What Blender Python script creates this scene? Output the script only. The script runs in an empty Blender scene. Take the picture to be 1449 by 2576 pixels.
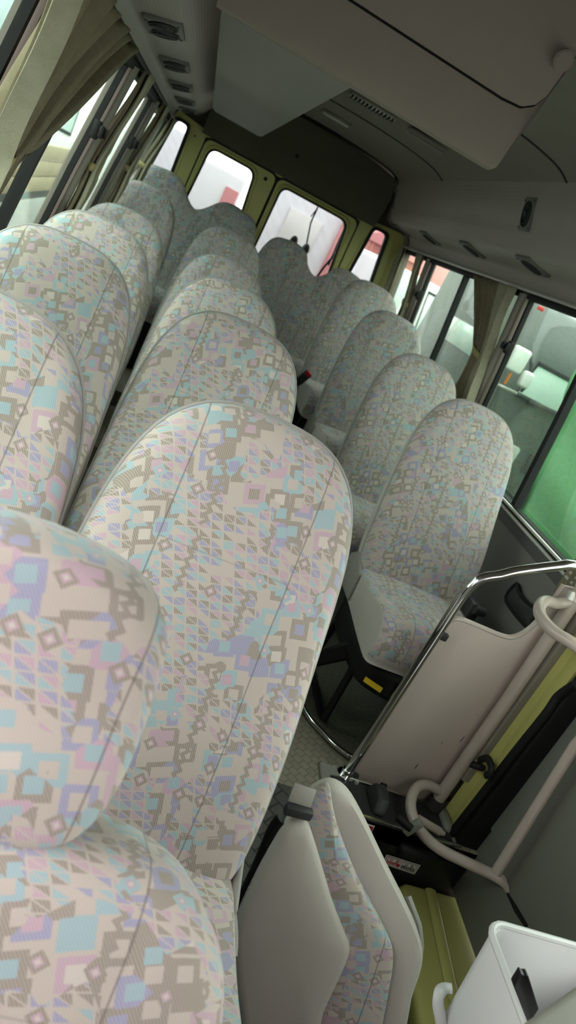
import bpy, bmesh, math, random
from mathutils import Vector, Matrix
random.seed(7)
PI = math.pi
FLOOR = -1.37                       # floor height while building (the eye is at 0); everything is lifted at the end
sc = bpy.context.scene
COL = sc.collection

# ------------------------------------------------------------------ camera frame
CF = 1900.74
CR = ((0.88897, 0.37594, 0.26154), (-0.09759, -0.40247, 0.91022), (0.44745, -0.83468, -0.32109))
def ray(u, v):
    a = ((u-724.5)/CF, (v-1288.0)/CF, 1.0)
    return Vector([sum(CR[i][k]*a[k] for k in range(3)) for i in range(3)])
def P(u, v, x=None, y=None, z=None):
    r = ray(u, v)
    t = x/r.x if x is not None else (y/r.y if y is not None else z/r.z)
    return r*t

# ------------------------------------------------------------------ node helpers
def srgb(r, g, b):
    f = lambda c: (c/12.92 if c <= .04045 else ((c+.055)/1.055)**2.4)
    return (f(r/255.), f(g/255.), f(b/255.), 1.0)
class NT:
    def __init__(s, mat):
        s.m = mat; mat.use_nodes = True; s.t = mat.node_tree; s.t.nodes.clear()
    def n(s, typ, **kw):
        nd = s.t.nodes.new(typ)
        for k, v in kw.items(): setattr(nd, k, v)
        return nd
    def link(s, a, b): s.t.links.new(a, b)
    def _in(s, sock, v):
        if hasattr(v, 'is_linked') or isinstance(v, bpy.types.NodeSocket): s.link(v, sock)
        else: sock.default_value = v
    def math(s, op, a, b=None, c=None):
        nd = s.n('ShaderNodeMath', operation=op)
        s._in(nd.inputs[0], a)
        if b is not None: s._in(nd.inputs[1], b)
        if c is not None: s._in(nd.inputs[2], c)
        return nd.outputs[0]
    def mix(s, f, a, b):
        nd = s.n('ShaderNodeMix', data_type='RGBA')
        s._in(nd.inputs[0], f); s._in(nd.inputs[6], a); s._in(nd.inputs[7], b)
        return nd.outputs[2]
    def comb(s, x, y, z=0.0):
        nd = s.n('ShaderNodeCombineXYZ')
        for i, v in enumerate((x, y, z)): s._in(nd.inputs[i], v)
        return nd.outputs[0]
    def ramp(s, f, stops, interp='CONSTANT'):
        nd = s.n('ShaderNodeValToRGB'); cr = nd.color_ramp; cr.interpolation = interp
        while len(cr.elements) > 1: cr.elements.remove(cr.elements[-1])
        cr.elements[0].position = stops[0][0]; cr.elements[0].color = stops[0][1]
        for p, c in stops[1:]:
            e = cr.elements.new(p); e.color = c
        s._in(nd.inputs[0], f); return nd.outputs[0]
    def noise(s, vec, scale, detail=2.0, rough=.5):
        nd = s.n('ShaderNodeTexNoise'); nd.inputs['Scale'].default_value = scale
        nd.inputs['Detail'].default_value = detail; nd.inputs['Roughness'].default_value = rough
        if vec is not None: s.link(vec, nd.inputs['Vector'])
        return nd.outputs[0]
    def vor(s, vec, scale, metric='EUCLIDEAN', rnd=1.0, feature='F1'):
        nd = s.n('ShaderNodeTexVoronoi', voronoi_dimensions='2D', distance=metric, feature=feature)
        nd.inputs['Scale'].default_value = scale; nd.inputs['Randomness'].default_value = rnd
        s.link(vec, nd.inputs['Vector']); return nd
    def out(s, shader):
        o = s.n('ShaderNodeOutputMaterial'); s.link(shader, o.inputs[0])
    def bsdf(s, col, rough=.6, metal=0.0, spec=.5, bump=None, bstr=.2, bdist=.002, sheen=0.0):
        b = s.n('ShaderNodeBsdfPrincipled')
        s._in(b.inputs['Base Color'], col); s._in(b.inputs['Roughness'], rough)
        b.inputs['Metallic'].default_value = metal
        b.inputs['Specular IOR Level'].default_value = spec
        if sheen: b.inputs['Sheen Weight'].default_value = sheen
        if bump is not None:
            bp = s.n('ShaderNodeBump'); bp.inputs['Strength'].default_value = bstr; bp.inputs['Distance'].default_value = bdist
            s.link(bump, bp.inputs['Height']); s.link(bp.outputs[0], b.inputs['Normal'])
        s.out(b.outputs[0]); return b

def plain(name, rgb, rough=.55, metal=0.0, spec=.4, var=.06, vscale=14, bscale=300, bstr=.08, sheen=0.0):
    m = bpy.data.materials.new(name); t = NT(m)
    tc = t.n('ShaderNodeTexCoord').outputs['Object']
    c = srgb(*rgb)
    d = tuple(x*(1-var*2) for x in c[:3])+(1,)
    n = t.noise(tc, vscale, 3)
    col = t.mix(n, d, c)
    bump = t.noise(tc, bscale, 2) if bstr else None
    t.bsdf(col, rough, metal, spec, bump, bstr, .001, sheen)
    return m

def fabric(name, k=1.0):
    m = bpy.data.materials.new(name); t = NT(m)
    tc = t.n('ShaderNodeTexCoord').outputs['Object']
    sp = t.n('ShaderNodeSeparateXYZ'); t.link(tc, sp.inputs[0])
    inf = t.n('ShaderNodeObjectInfo')
    off = t.math('MULTIPLY', inf.outputs['Random'], .37)
    u = t.math('ADD', sp.outputs[0], off)
    v = t.math('ADD', t.math('ADD', sp.outputs[2], sp.outputs[1]), off)
    base, blue, peri, pink, brown, pale = srgb(205, 192, 182), srgb(152, 194, 206), srgb(155, 158, 200), srgb(204, 168, 190), srgb(150, 139, 127), srgb(222, 212, 203)
    uv = t.comb(u, v)
    # small parallelograms cut into triangles
    p = t.math('DIVIDE', t.math('ADD', u, t.math('MULTIPLY', v, .38)), .0195)
    q = t.math('DIVIDE', t.math('SUBTRACT', v, t.math('MULTIPLY', u, .22)), .0140)
    ip, iq, fp, fq = t.math('FLOOR', p), t.math('FLOOR', q), t.math('FRACT', p), t.math('FRACT', q)
    tri = t.math('GREATER_THAN', t.math('ADD', fp, fq), 1.0)
    wn = t.n('ShaderNodeTexWhiteNoise', noise_dimensions='3D'); t.link(t.comb(ip, iq, tri), wn.inputs['Vector'])
    tcol = t.ramp(wn.outputs['Value'], [(0, base), (.20, blue), (.38, peri), (.58, pink), (.76, brown)])
    diag = t.math('ABSOLUTE', t.math('SUBTRACT', t.math('ADD', fp, fq), 1.0))
    edge = t.math('MINIMUM', t.math('MINIMUM', t.math('MINIMUM', fp, fq), diag), t.math('MINIMUM', t.math('SUBTRACT', 1.0, fp), t.math('SUBTRACT', 1.0, fq)))
    tcol = t.mix(t.math('LESS_THAN', edge, .07), tcol, base)
    # hooks and angular blocks
    wob = t.comb(t.math('ADD', u, t.math('MULTIPLY', v, .25)), t.math('SUBTRACT', v, t.math('MULTIPLY', u, .35)))
    vh = t.vor(wob, 31, 'CHEBYCHEV'); 
    sepc = t.n('ShaderNodeSeparateColor'); t.link(vh.outputs['Color'], sepc.inputs[0])
    hcol = t.ramp(sepc.outputs[0], [(0, brown), (.34, base), (.42, peri), (.60, blue), (.78, pink), (.9, brown)])
    hin = t.ramp(sepc.outputs[1], [(0, base), (.26, pale), (.40, brown), (.55, blue), (.72, peri), (.86, pink)])
    pos = t.n('ShaderNodeVectorMath', operation='SUBTRACT'); t.link(wob, pos.inputs[0])
    hd = vh.outputs['Distance']
    hooks = t.mix(t.math('LESS_THAN', hd, .27), hcol, hin)
    hooks = t.mix(t.math('GREATER_THAN', hd, .52), hooks, base)
    # diamonds
    vd = t.vor(uv, 20, 'MANHATTAN', .75)
    sd = t.n('ShaderNodeSeparateColor'); t.link(vd.outputs['Color'], sd.inputs[0])
    dcol = t.ramp(sd.outputs[0], [(0, brown), (.5, blue), (.75, brown)])
    dd = vd.outputs['Distance']
    dia = t.mix(t.math('LESS_THAN', dd, .12), dcol, pink)
    dia = t.mix(t.math('LESS_THAN', dd, .06), dia, pale)
    # zigzag strokes
    zz = t.math('MULTIPLY', t.math('ABSOLUTE', t.math('SUBTRACT', t.math('FRACT', t.math('DIVIDE', v, .015)), .5)), .016)
    zu = t.math('SUBTRACT', t.math('MULTIPLY', t.math('FRACT', t.math('DIVIDE', u, .105)), .105), .05)
    zig = t.math('LESS_THAN', t.math('ABSOLUTE', t.math('SUBTRACT', zu, zz)), .0042)
    reg = t.vor(uv, 17, 'MANHATTAN', 1.0)
    sr = t.n('ShaderNodeSeparateColor'); t.link(reg.outputs['Color'], sr.inputs[0])
    col = t.mix(t.math('LESS_THAN', sr.outputs[0], .40), hooks, tcol)
    col = t.mix(t.math('MULTIPLY', zig, t.math('GREATER_THAN', sr.outputs[1], .52)), col, brown)
    col = t.mix(t.math('MULTIPLY', t.math('LESS_THAN', dd, .23), t.math('GREATER_THAN', sd.outputs[1], .62)), col, dia)
    # twill weave
    tw = t.math('SINE', t.math('MULTIPLY', t.math('ADD', t.math('MULTIPLY', u, .80), t.math('MULTIPLY', v, .60)), 2*PI/.0030))
    twf = t.math('MULTIPLY', t.math('ADD', tw, 1.0), .22)
    col = t.mix(twf, col, pale)
    nz = t.noise(tc, 900, 1)
    col = t.mix(t.math('MULTIPLY', nz, .25), col, base)
    # stitched seams: two up the middle panel and one across
    sx = t.math('ABSOLUTE', t.math('SUBTRACT', t.math('ABSOLUTE', sp.outputs[0]), .108))
    seam = t.math('LESS_THAN', sx, .0013)
    hs_ = t.math('MULTIPLY', t.math('LESS_THAN', t.math('ABSOLUTE', t.math('SUBTRACT', sp.outputs[2], .525)), .0013), t.math('LESS_THAN', t.math('ABSOLUTE', sp.outputs[0]), .108))
    seam = t.math('MAXIMUM', seam, t.math('MULTIPLY', hs_, .45))
    col = t.mix(t.math('MULTIPLY', seam, .55), col, srgb(110, 105, 104))
    kk = t.n('ShaderNodeMix', data_type='RGBA', blend_type='MULTIPLY'); kk.inputs[0].default_value = 1
    t.link(col, kk.inputs[6]); kk.inputs[7].default_value = (k, k, k, 1)
    h = t.math('SUBTRACT', t.math('MULTIPLY', tw, .15), t.math('MULTIPLY', t.math('LESS_THAN', sx, .004), 1.2))
    t.bsdf(kk.outputs[2], .92, 0, .15, h, .35, .0012, .15)
    return m

def glass(name, tint, gloss=.05):
    m = bpy.data.materials.new(name); t = NT(m)
    tr = t.n('ShaderNodeBsdfTransparent'); tr.inputs[0].default_value = tint
    gl = t.n('ShaderNodeBsdfGlossy'); gl.inputs['Roughness'].default_value = .02
    tc = t.n('ShaderNodeTexCoord').outputs['Object']
    n = t.noise(tc, 30, 2)
    fr = t.n('ShaderNodeFresnel'); fr.inputs[0].default_value = 1.35
    mx = t.n('ShaderNodeMixShader')
    t.link(t.math('MULTIPLY', fr.outputs[0], t.math('MULTIPLY_ADD', n, .1, .35)), mx.inputs[0])
    t.link(tr.outputs[0], mx.inputs[1]); t.link(gl.outputs[0], mx.inputs[2])
    t.out(mx.outputs[0]); return m

def rubber_floor(name, rgb, cell, dark):
    m = bpy.data.materials.new(name); t = NT(m)
    tc = t.n('ShaderNodeTexCoord').outputs['Object']
    mp = t.n('ShaderNodeMapping'); mp.inputs['Rotation'].default_value = (0, 0, PI/4); t.link(tc, mp.inputs[0])
    br = t.n('ShaderNodeTexBrick'); br.inputs['Scale'].default_value = 1.0
    br.inputs['Brick Width'].default_value = cell; br.inputs['Row Height'].default_value = cell
    br.inputs['Mortar Size'].default_value = cell*.06
    c = srgb(*rgb); br.inputs['Color1'].default_value = c; br.inputs['Color2'].default_value = tuple(x*.88 for x in c[:3])+(1,)
    br.inputs['Mortar'].default_value = tuple(x*dark for x in c[:3])+(1,)
    t.link(mp.outputs[0], br.inputs['Vector'])
    dirt = t.noise(tc, 5, 5)
    col = t.mix(t.math('MULTIPLY', dirt, .35), br.outputs['Color'], tuple(x*.55 for x in c[:3])+(1,))
    t.bsdf(col, .6, 0, .35, br.outputs['Fac'], .5, -.002)
    return m

def ribbed(name, rgb, per, amp=.3):
    m = bpy.data.materials.new(name); t = NT(m)
    tc = t.n('ShaderNodeTexCoord').outputs['Object']
    sp = t.n('ShaderNodeSeparateXYZ'); t.link(tc, sp.inputs[0])
    w = t.math('SINE', t.math('MULTIPLY', t.math('ADD', sp.outputs[0], sp.outputs[2]), 2*PI/per))
    c = srgb(*rgb); n = t.noise(tc, 7, 3)
    col = t.mix(n, tuple(x*.88 for x in c[:3])+(1,), c)
    t.bsdf(col, .5, 0, .35, w, amp, .0012); return m

def cloth(name, rgb, rgb2):
    m = bpy.data.materials.new(name); t = NT(m)
    tc = t.n('ShaderNodeTexCoord').outputs['Object']
    n = t.noise(tc, 26, 6, .7); f = t.noise(tc, 420, 2)
    col = t.mix(n, srgb(*rgb2), srgb(*rgb))
    col = t.mix(t.math('MULTIPLY', f, .3), col, srgb(*rgb2))
    d = t.n('ShaderNodeBsdfDiffuse'); t.link(col, d.inputs[0])
    tl = t.n('ShaderNodeBsdfTranslucent'); t.link(col, tl.inputs[0])
    bp = t.n('ShaderNodeBump'); bp.inputs['Strength'].default_value = .5; bp.inputs['Distance'].default_value = .002
    t.link(f, bp.inputs['Height']); t.link(bp.outputs[0], d.inputs['Normal'])
    mx = t.n('ShaderNodeMixShader'); mx.inputs[0].default_value = .22
    t.link(d.outputs[0], mx.inputs[1]); t.link(tl.outputs[0], mx.inputs[2]); t.out(mx.outputs[0]); return m

def scratched(name, rgb):
    m = bpy.data.materials.new(name); t = NT(m)
    tc = t.n('ShaderNodeTexCoord').outputs['Object']
    c = srgb(*rgb)
    n = t.noise(tc, 4, 3)
    col = t.mix(n, tuple(x*.86 for x in c[:3])+(1,), c)
    mp = t.n('ShaderNodeMapping'); mp.inputs['Scale'].default_value = (46, 1, 9); mp.inputs['Rotation'].default_value = (0, .5, 0); t.link(tc, mp.inputs[0])
    s = t.noise(mp.outputs[0], 1.0, 2)
    msk = t.math('MULTIPLY', t.math('GREATER_THAN', s, .742), t.math('GREATER_THAN', t.noise(tc, 9, 1), .5))
    col = t.mix(msk, col, srgb(62, 56, 54))
    t.bsdf(col, .45, 0, .4); return m

M = dict(
 fab=fabric('patterned_seat_fabric', .70),
 side=plain('grey_seat_fabric', (186, 178, 171), .9, spec=.15, var=.08, vscale=9, bscale=700, bstr=.15, sheen=.2),
 pipe=plain('grey_piping', (150, 147, 143), .7, var=.05),
 plastic=plain('grey_plastic', (142, 137, 131), .5),
 bezel=plain('speaker_bezel', (118, 116, 112), .5),
 dplastic=plain('dark_plastic', (46, 46, 47), .5),
 black=plain('black_rubber', (15, 15, 15), .6, spec=.3),
 bmetal=plain('black_metal', (16, 16, 17), .38, spec=.4),
 cove=ribbed('cove_panel', (170, 161, 154), .012, .12),
 coveplain=plain('cove_end_panel', (146, 137, 130), .55),
 ceil=plain('headliner', (146, 139, 130), .85, spec=.2, bscale=500, bstr=.2),
 header=plain('rear_header_panel', (84, 80, 68), .7, spec=.25),
 duct=plain('air_unit_plastic', (146, 136, 126), .62, spec=.3, var=.04, bscale=420, bstr=.1),
 ductgrey=plain('air_duct_plastic', (140, 138, 132), .6, spec=.3, var=.04, bscale=420, bstr=.1),
 wallp=plain('lower_wall_panel', (108, 107, 102), .65, spec=.3),
 walld=plain('sill_panel', (84, 83, 82), .6, spec=.3),
 pillar=plain('pillar_trim', (134, 126, 116), .55),
 yellow=plain('yellow_green_body_paint', (182, 178, 106), .35, spec=.45, var=.1, vscale=4, bstr=0),
 chrome=plain('chrome', (215, 215, 215), .08, 1.0, .5, .02, bstr=0),
 alu=plain('aluminium_trim', (196, 195, 188), .35, .45, .5, .05),
 beige=plain('beige_painted_steel', (176, 162, 153), .3, spec=.5, var=.05, bstr=0),
 panel=scratched('beige_partition_paint', (190, 175, 166)),
 door=plain('door_panel_vinyl', (116, 116, 108), .6, spec=.3, var=.08, vscale=5),
 floor=rubber_floor('beige_checked_floor', (156, 148, 132), .03, .55),
 tread=rubber_floor('tread_rubber_floor', (92, 88, 86), .05, .25),
 platform=rubber_floor('dark_checked_floor', (94, 92, 80), .03, .6),
 bin=plain('light_grey_bin_plastic', (196, 196, 196), .4, spec=.5, var=.03, bstr=0),
 dash=plain('grey_dash_plastic', (124, 124, 116), .6),
 curtain=cloth('olive_grey_curtain', (158, 148, 124), (116, 106, 88)),
 hem=cloth('pale_curtain_lining', (190, 186, 166), (150, 145, 122)),
 tie=cloth('yellowed_tie_band', (196, 184, 138), (160, 148, 104)),
 gside=glass('green_tinted_glass', (.88, .97, .91, 1)),
 grear=glass('rear_glass', (.56, .57, .585, 1)), cabglass=glass('cab_glass', (.33, .325, .32, 1)),  # cab glass tint kept dark to weaken light through the unseen windscreen
 red=plain('red_plastic', (190, 42, 44), .4),
 white=plain('white_sticker', (225, 222, 216), .5, bstr=0),
 redst=plain('red_sticker', (170, 28, 34), .5, bstr=0),
 ylabel=plain('yellow_label', (216, 178, 40), .5),
 vwhite=plain('white_vehicle_paint', (226, 230, 226), .3, spec=.5, var=.03, vscale=3, bstr=0),
 vpale=plain('pale_blue_lorry_paint', (186, 216, 222), .4, var=.05, vscale=3, bstr=0),
 vgrey=plain('dark_grey_vehicle_paint', (92, 98, 95), .4, var=.05, bstr=0),
 vglass=plain('vehicle_windscreen', (150, 178, 168), .08, spec=.8, var=.1, vscale=2, bstr=0),
 vdark=plain('vehicle_dark_trim', (44, 48, 50), .5),
 vlight=plain('reflecting_windscreen', (206, 228, 218), .12, spec=.8, var=.1, vscale=2, bstr=0),  # pale colour imitates bright sky reflected in the windscreens
 tarp=cloth('green_tarpaulin', (150, 212, 158), (122, 184, 132)),
 wood=plain('tan_timber', (170, 158, 130), .8, var=.15, vscale=30),
 siding=ribbed('white_house_siding', (225, 226, 226), .14, .9),
 brick=rubber_floor('pink_brick', (190, 122, 110), .22, 1.25),
 roofred=plain('faded_red', (206, 140, 136), .7),
 asphalt=plain('wet_asphalt', (120, 122, 120), .6, var=.2),
 lens=plain('lamp_lens', (214, 214, 206), .25, spec=.6),
 orange=plain('orange_reflector', (232, 130, 30), .35),
)

# ------------------------------------------------------------------ mesh helpers
def nb(): return bmesh.new()
def face(bm, vs, mi=0):
    try:
        f = bm.faces.new(vs); f.material_index = mi; return f
    except ValueError: return None
def box(bm, x0, x1, y0, y1, z0, z1, bev=0.0, seg=2, mi=0):
    t = bmesh.new()
    bmesh.ops.create_cube(t, size=1.0)
    for v in t.verts:
        v.co = Vector((x0+(v.co.x+.5)*(x1-x0), y0+(v.co.y+.5)*(y1-y0), z0+(v.co.z+.5)*(z1-z0)))
    if bev: bmesh.ops.bevel(t, geom=t.edges[:], offset=bev, segments=seg, profile=.5, affect='EDGES')
    return merge(bm, t, mi)
def merge(bm, t, mi=None, mat=None):
    mp = {}
    for v in t.verts: mp[v] = bm.verts.new(mat @ v.co if mat else v.co)
    for f in t.faces: face(bm, [mp[v] for v in f.verts], f.material_index if mi is None else mi)
    t.free(); return bm
def loft(bm, rings, closed=True, cap0=False, cap1=False, mi=0):
    R = [[bm.verts.new(p) for p in r] for r in rings]
    n = len(R[0])
    for a, b in zip(R, R[1:]):
        for i in range(n if closed else n-1):
            j = (i+1) % n
            face(bm, [a[i], a[j], b[j], b[i]], mi)
    if cap0: face(bm, R[0][::-1], mi)
    if cap1: face(bm, R[-1], mi)
    return R
def smooth_pts(pts, k=6, closed=False):
    pts = [Vector(p) for p in pts]; n = len(pts); out = []
    for i in range(n if closed else n-1):
        g = lambda j: pts[j % n] if closed else pts[max(0, min(n-1, j))]
        a, b, c, d = g(i-1), g(i), g(i+1), g(i+2)
        for s in range(k):
            t = s/k
            out.append(.5*((2*b)+(c-a)*t+(2*a-5*b+4*c-d)*t*t+(3*b-a-3*c+d)*t**3))
    if not closed: out.append(pts[-1])
    return out
def tube(bm, pts, r, n=12, closed=False, mi=0, flat=1.0):
    pts = [Vector(p) for p in pts]; rings = []; up = None; N = len(pts)
    for i, p in enumerate(pts):
        if closed: d = (pts[(i+1) % N]-pts[i-1]).normalized()
        else: d = (pts[min(i+1, N-1)]-pts[max(i-1, 0)]).normalized()
        if up is None:
            up = Vector((0, 0, 1)) if abs(d.z) < .9 else Vector((1, 0, 0))
        s = d.cross(up).normalized(); up = s.cross(d).normalized()
        rr = r[i] if isinstance(r, (list, tuple)) else r
        rings.append([p+(s*math.cos(2*PI*k/n)*rr+up*math.sin(2*PI*k/n)*rr*flat) for k in range(n)])
    if closed: rings.append(rings[0])
    loft(bm, rings, True, not closed, not closed, mi); return bm
def cyl(bm, p0, p1, r, n=16, mi=0, r1=None):
    return tube(bm, [p0, p1], [r, r if r1 is None else r1], n, mi=mi)
def prism(bm, poly, vec, bev=0.0, mi=0, seg=2):
    """poly (list of 3d points) extruded by vec"""
    t = bmesh.new(); vec = Vector(vec)
    a = [t.verts.new(Vector(p)) for p in poly]; b = [t.verts.new(Vector(p)+vec) for p in poly]
    n = len(poly); t.faces.new(a[::-1]); t.faces.new(b)
    for i in range(n): t.faces.new([a[i], a[(i+1) % n], b[(i+1) % n], b[i]])
    bmesh.ops.recalc_face_normals(t, faces=t.faces)
    if bev: bmesh.ops.bevel(t, geom=t.edges[:], offset=bev, segments=seg, profile=.5, affect='EDGES', clamp_overlap=True)
    return merge(bm, t, mi)
def obj(name, bm, mats, parent=None, smooth=True, ang=40, recalc=True):
    if recalc: bmesh.ops.recalc_face_normals(bm, faces=bm.faces)
    me = bpy.data.meshes.new(name); bm.to_mesh(me); bm.free()
    for m in (mats if isinstance(mats, (list, tuple)) else [mats]): me.materials.append(M[m])
    o = bpy.data.objects.new(name, me); COL.objects.link(o)
    if parent is not None:
        o.parent = parent
        if not parent.get('local'):
            w = world_loc(parent)
            if w.length: me.transform(Matrix.Translation(-w))
    if smooth:
        me.shade_smooth(); me.set_sharp_from_angle(angle=math.radians(ang))
    return o
def world_loc(o):
    l = Vector((0, 0, 0))
    while o is not None: l = l+o.location; o = o.parent
    return l
def rebase(o):
    """put a mesh's origin at the middle of its underside"""
    vs = [v.co for v in o.data.vertices]
    c = Vector(((min(v.x for v in vs)+max(v.x for v in vs))/2, (min(v.y for v in vs)+max(v.y for v in vs))/2, min(v.z for v in vs)))
    o.data.transform(Matrix.Translation(-c)); o.location = c; return o
def tag(o, label, cat, group=None, kind=None):
    o['label'] = label; o['category'] = cat
    if group: o['group'] = group
    if kind: o['kind'] = kind
    return o
def thing(name, label, cat, loc=(0, 0, 0), group=None, local=False):
    o = bpy.data.objects.new(name, None); COL.objects.link(o); o.location = loc; o.empty_display_size = .1
    tag(o, label, cat, group)
    if local: o['local'] = 1
    return o
def struct(o, label=None):
    o['kind'] = 'structure'
    if label: o['label'] = label
    return o
def copy_tree(o, parent=None):
    c = o.copy(); COL.objects.link(c); c.parent = parent
    for ch in list(o.children): copy_tree(ch, c)
    return c

# ------------------------------------------------------------------ room shell
XC = .545
WALL = [(1.43, .235), (1.45, .20), (1.50, -.16), (1.545, -.545), (1.56, -.62), (1.575, -1.0), (1.575, FLOOR-.02)]   # door-side wall section
def wx(z, side=1):
    for (xa, za), (xb, zb) in zip(WALL, WALL[1:]):
        if za >= z >= zb:
            x = xa+(xb-xa)*(za-z)/(za-zb); break
    else: x = WALL[0][0] if z > WALL[0][1] else WALL[-1][0]
    return x if side > 0 else 2*XC-x
YF, YR = -.7, 5.62
ZT, ZB = .20, -.545

def wall_band(bm, side, y0, y1, zs, th=.05, mi=0):
    for za, zb in zip(zs, zs[1:]):
        pts = [(wx(za, side), y0, za), (wx(zb, side), y0, zb), (wx(zb, side)+side*th, y0, zb), (wx(za, side)+side*th, y0, za)]
        prism(bm, pts, (0, y1-y0, 0), mi=mi)
for side, nm, ya in ((1, 'wall_right', 1.74), (-1, 'wall_left', YF)):
    bm = nb()
    wall_band(bm, side, ya, YR, [-.62, -1.0, FLOOR-.02])
    wall_band(bm, side, ya, YR, [.262, .20], .05)
    struct(obj(nm, bm, 'wallp'))
    bm = nb(); wall_band(bm, side, ya, YR, [-.545, -.62], .055)
    struct(obj('trim_%d' % (1 if side > 0 else 2), bm, 'walld'))
# front part of the door-side wall, above the doorway and ahead of it
bm = nb(); wall_band(bm, 1, YF, 1.74, [.262, .20], .05); wall_band(bm, 1, YF, .35, [-.545, -1.0, FLOOR-.3], .05)
struct(obj('wall_front', bm, 'wallp'))
# unseen bus front behind the viewer, added to dim front light: panel with windscreen
bm = nb(); box(bm, -.55, 1.62, YF-.10, YF-.05, FLOOR-.02, -.42); box(bm, -.55, 1.62, YF-.10, YF-.05, .36, .70)
box(bm, -.55, -.40, YF-.10, YF-.05, -.42, .36); box(bm, 1.49, 1.62, YF-.10, YF-.05, -.42, .36)
wf = struct(obj('wall_cab', bm, 'wallp'))
bm = nb(); box(bm, -.40, 1.49, YF-.08, YF-.075, -.42, .36); struct(obj('window_10', bm, 'cabglass'))

bm = nb()
box(bm, -.53, 1.04, YF, 3.42, FLOOR-.06, FLOOR); box(bm, 1.04, 1.62, 1.64, 3.42, FLOOR-.06, FLOOR)
box(bm, -.53, 1.62, 3.42, 4.15, FLOOR-.06, FLOOR+.09)
box(bm, -.53, 1.62, 4.15, 5.7, FLOOR-.06, FLOOR+.17)
struct(obj('floor', bm, 'floor', smooth=False))
bm = nb()
pts = [P(680, 1975, z=FLOOR), P(745, 1992, z=FLOOR), P(775, 2010, z=FLOOR)]
ymat = P(740, 1985, z=FLOOR).y
box(bm, .10, 1.00, .1, ymat, FLOOR, FLOOR+.006, .002)
tag(rebase(obj('floor_mat', bm, 'tread', smooth=False)), 'dark studded rubber floor mat behind the folded seat', 'mat')
# raised round platform under the first single seat with its bright edge
arc = smooth_pts([(.92, 2.62, 0), (.925, 2.3, 0), (.965, 2.06, 0), (1.03, 1.95, 0), (1.11, 1.885, 0), (1.25, 1.85, 0), (1.40, 1.845, 0)], 6)
bm = nb(); poly = [Vector((p.x, p.y, FLOOR+.001)) for p in arc]+[Vector((1.57, 1.845, FLOOR+.001)), Vector((1.57, 3.40, FLOOR+.001)), Vector((.92, 3.40, FLOOR+.001))]
prism(bm, poly, (0, 0, .02))
o = thing('platform', 'dark round-cornered floor platform under the first single seat', 'platform', (1.25, 2.6, FLOOR))
obj('platform_top', bm, 'platform', o, smooth=False)
bm = nb(); tube(bm, [(p.x, p.y, FLOOR+.018) for p in arc], .009, 10); e = obj('edge_trim', bm, 'chrome', o); e['label'] = 'bright curved metal edge'

# ceiling: shallow arch
CEIL = [(-.06, .565), (.02, .59), (.2, .612), (.55, .622), (.88, .612), (1.07, .59), (1.145, .56)]
CS = smooth_pts([(x, 0, z) for x, z in CEIL], 4)
def ceil_z(x):
    for a, b in zip(CS, CS[1:]):
        if a.x <= x <= b.x: return a.z+(b.z-a.z)*(x-a.x)/(b.x-a.x)
    return .56
bm = nb()
loft(bm, [[(p.x, y, p.z) for p in CS]+[(p.x, y, p.z+.04) for p in CS[::-1]] for y in (YF, 5.47)], True, True, True)
struct(obj('ceiling', bm, 'ceil'))
for i, y in enumerate((2.80, 4.36)):
    bm = nb(); tube(bm, [(p.x, y+.05*((p.x-.5)**2), p.z-.001) for p in CS if p.x > (.0 if y > 3 else .55)], .005, 8)
    struct(obj('trim_%d' % (3+i), bm, 'dplastic'))
# coves (the long side panels over the windows)
RC = [(1.425, .225), (1.415, .252), (1.388, .284), (1.30, .298), (1.24, .315), (1.205, .36), (1.19, .405), (1.165, .47), (1.145, .56), (1.14, .575)]
LC = [(-.345, .228), (-.340, .252), (-.325, .282), (-.26, .300), (-.20, .318), (-.14, .38), (-.10, .46), (-.06, .565), (-.055, .58)]
for nm, prof, out in (('trim_5', RC, .05), ('trim_6', LC, -.05)):
    s = smooth_pts([(x, 0, z) for x, z in prof], 4)
    bm = nb()
    loft(bm, [[(p.x, y, p.z) for p in s]+[(prof[-1][0]+out, y, prof[-1][1]+.03), (prof[0][0]+out*1.4, y, prof[0][1]+.05)] for y in (YF, 5.44)], True, True, True)
    struct(obj(nm, bm, 'cove', ang=60))
bm = nb()      # cove end pieces next to the rear panel
for prof, out in ((RC, .05), (LC, -.05)):
    s = smooth_pts([(x, 0, z) for x, z in prof], 4)
    loft(bm, [[(p.x-out*.02, y, p.z-.0) for p in s]+[(prof[-1][0]+out, y, prof[-1][1]+.03), (prof[0][0]+out*1.4, y, prof[0][1]+.05)] for y in (5.452, 5.60)], True, True, True)
struct(obj('trim_7', bm, 'coveplain', ang=60))
bm = nb()      # dark seam between them
for prof in (RC, LC): tube(bm, [(x, 5.446, z) for x, z in prof], .004, 6)
struct(obj('trim_8', bm, 'black'))
# rear header: hollow dark panel from the doors up to the ceiling
bm = nb()
sec = smooth_pts([(0, 5.60, .235), (0, 5.585, .25), (0, 5.56, .30), (0, 5.545, .42), (0, 5.52, .52), (0, 5.47, .585), (0, 5.445, .60)], 4)
rings = []
for p in sec:
    k = (p.z-.235)/.365
    row = []
    for i in range(25):
        x = -.14+1.30*i/24
        e = max(0, abs(x-.51)-.52)/.13
        zz = .235+k*(min(ceil_z(min(max(x, -.05), 1.14)), .62)-.02-.235)
        row.append((x, p.y-.10*e*e*(1-abs(2*k-1)*.3), zz))
    rings.append(row)
loft(bm, rings, False)
back = [[(x, y+.03, z) for x, y, z in r] for r in rings]
loft(bm, back, False)
struct(obj('trim_9', bm, 'header', ang=70))
bm = nb(); tube(bm, [(p.x, 5.435, p.z-.002) for p in CS], .007, 8); struct(obj('trim_10', bm, 'black'))
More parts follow.
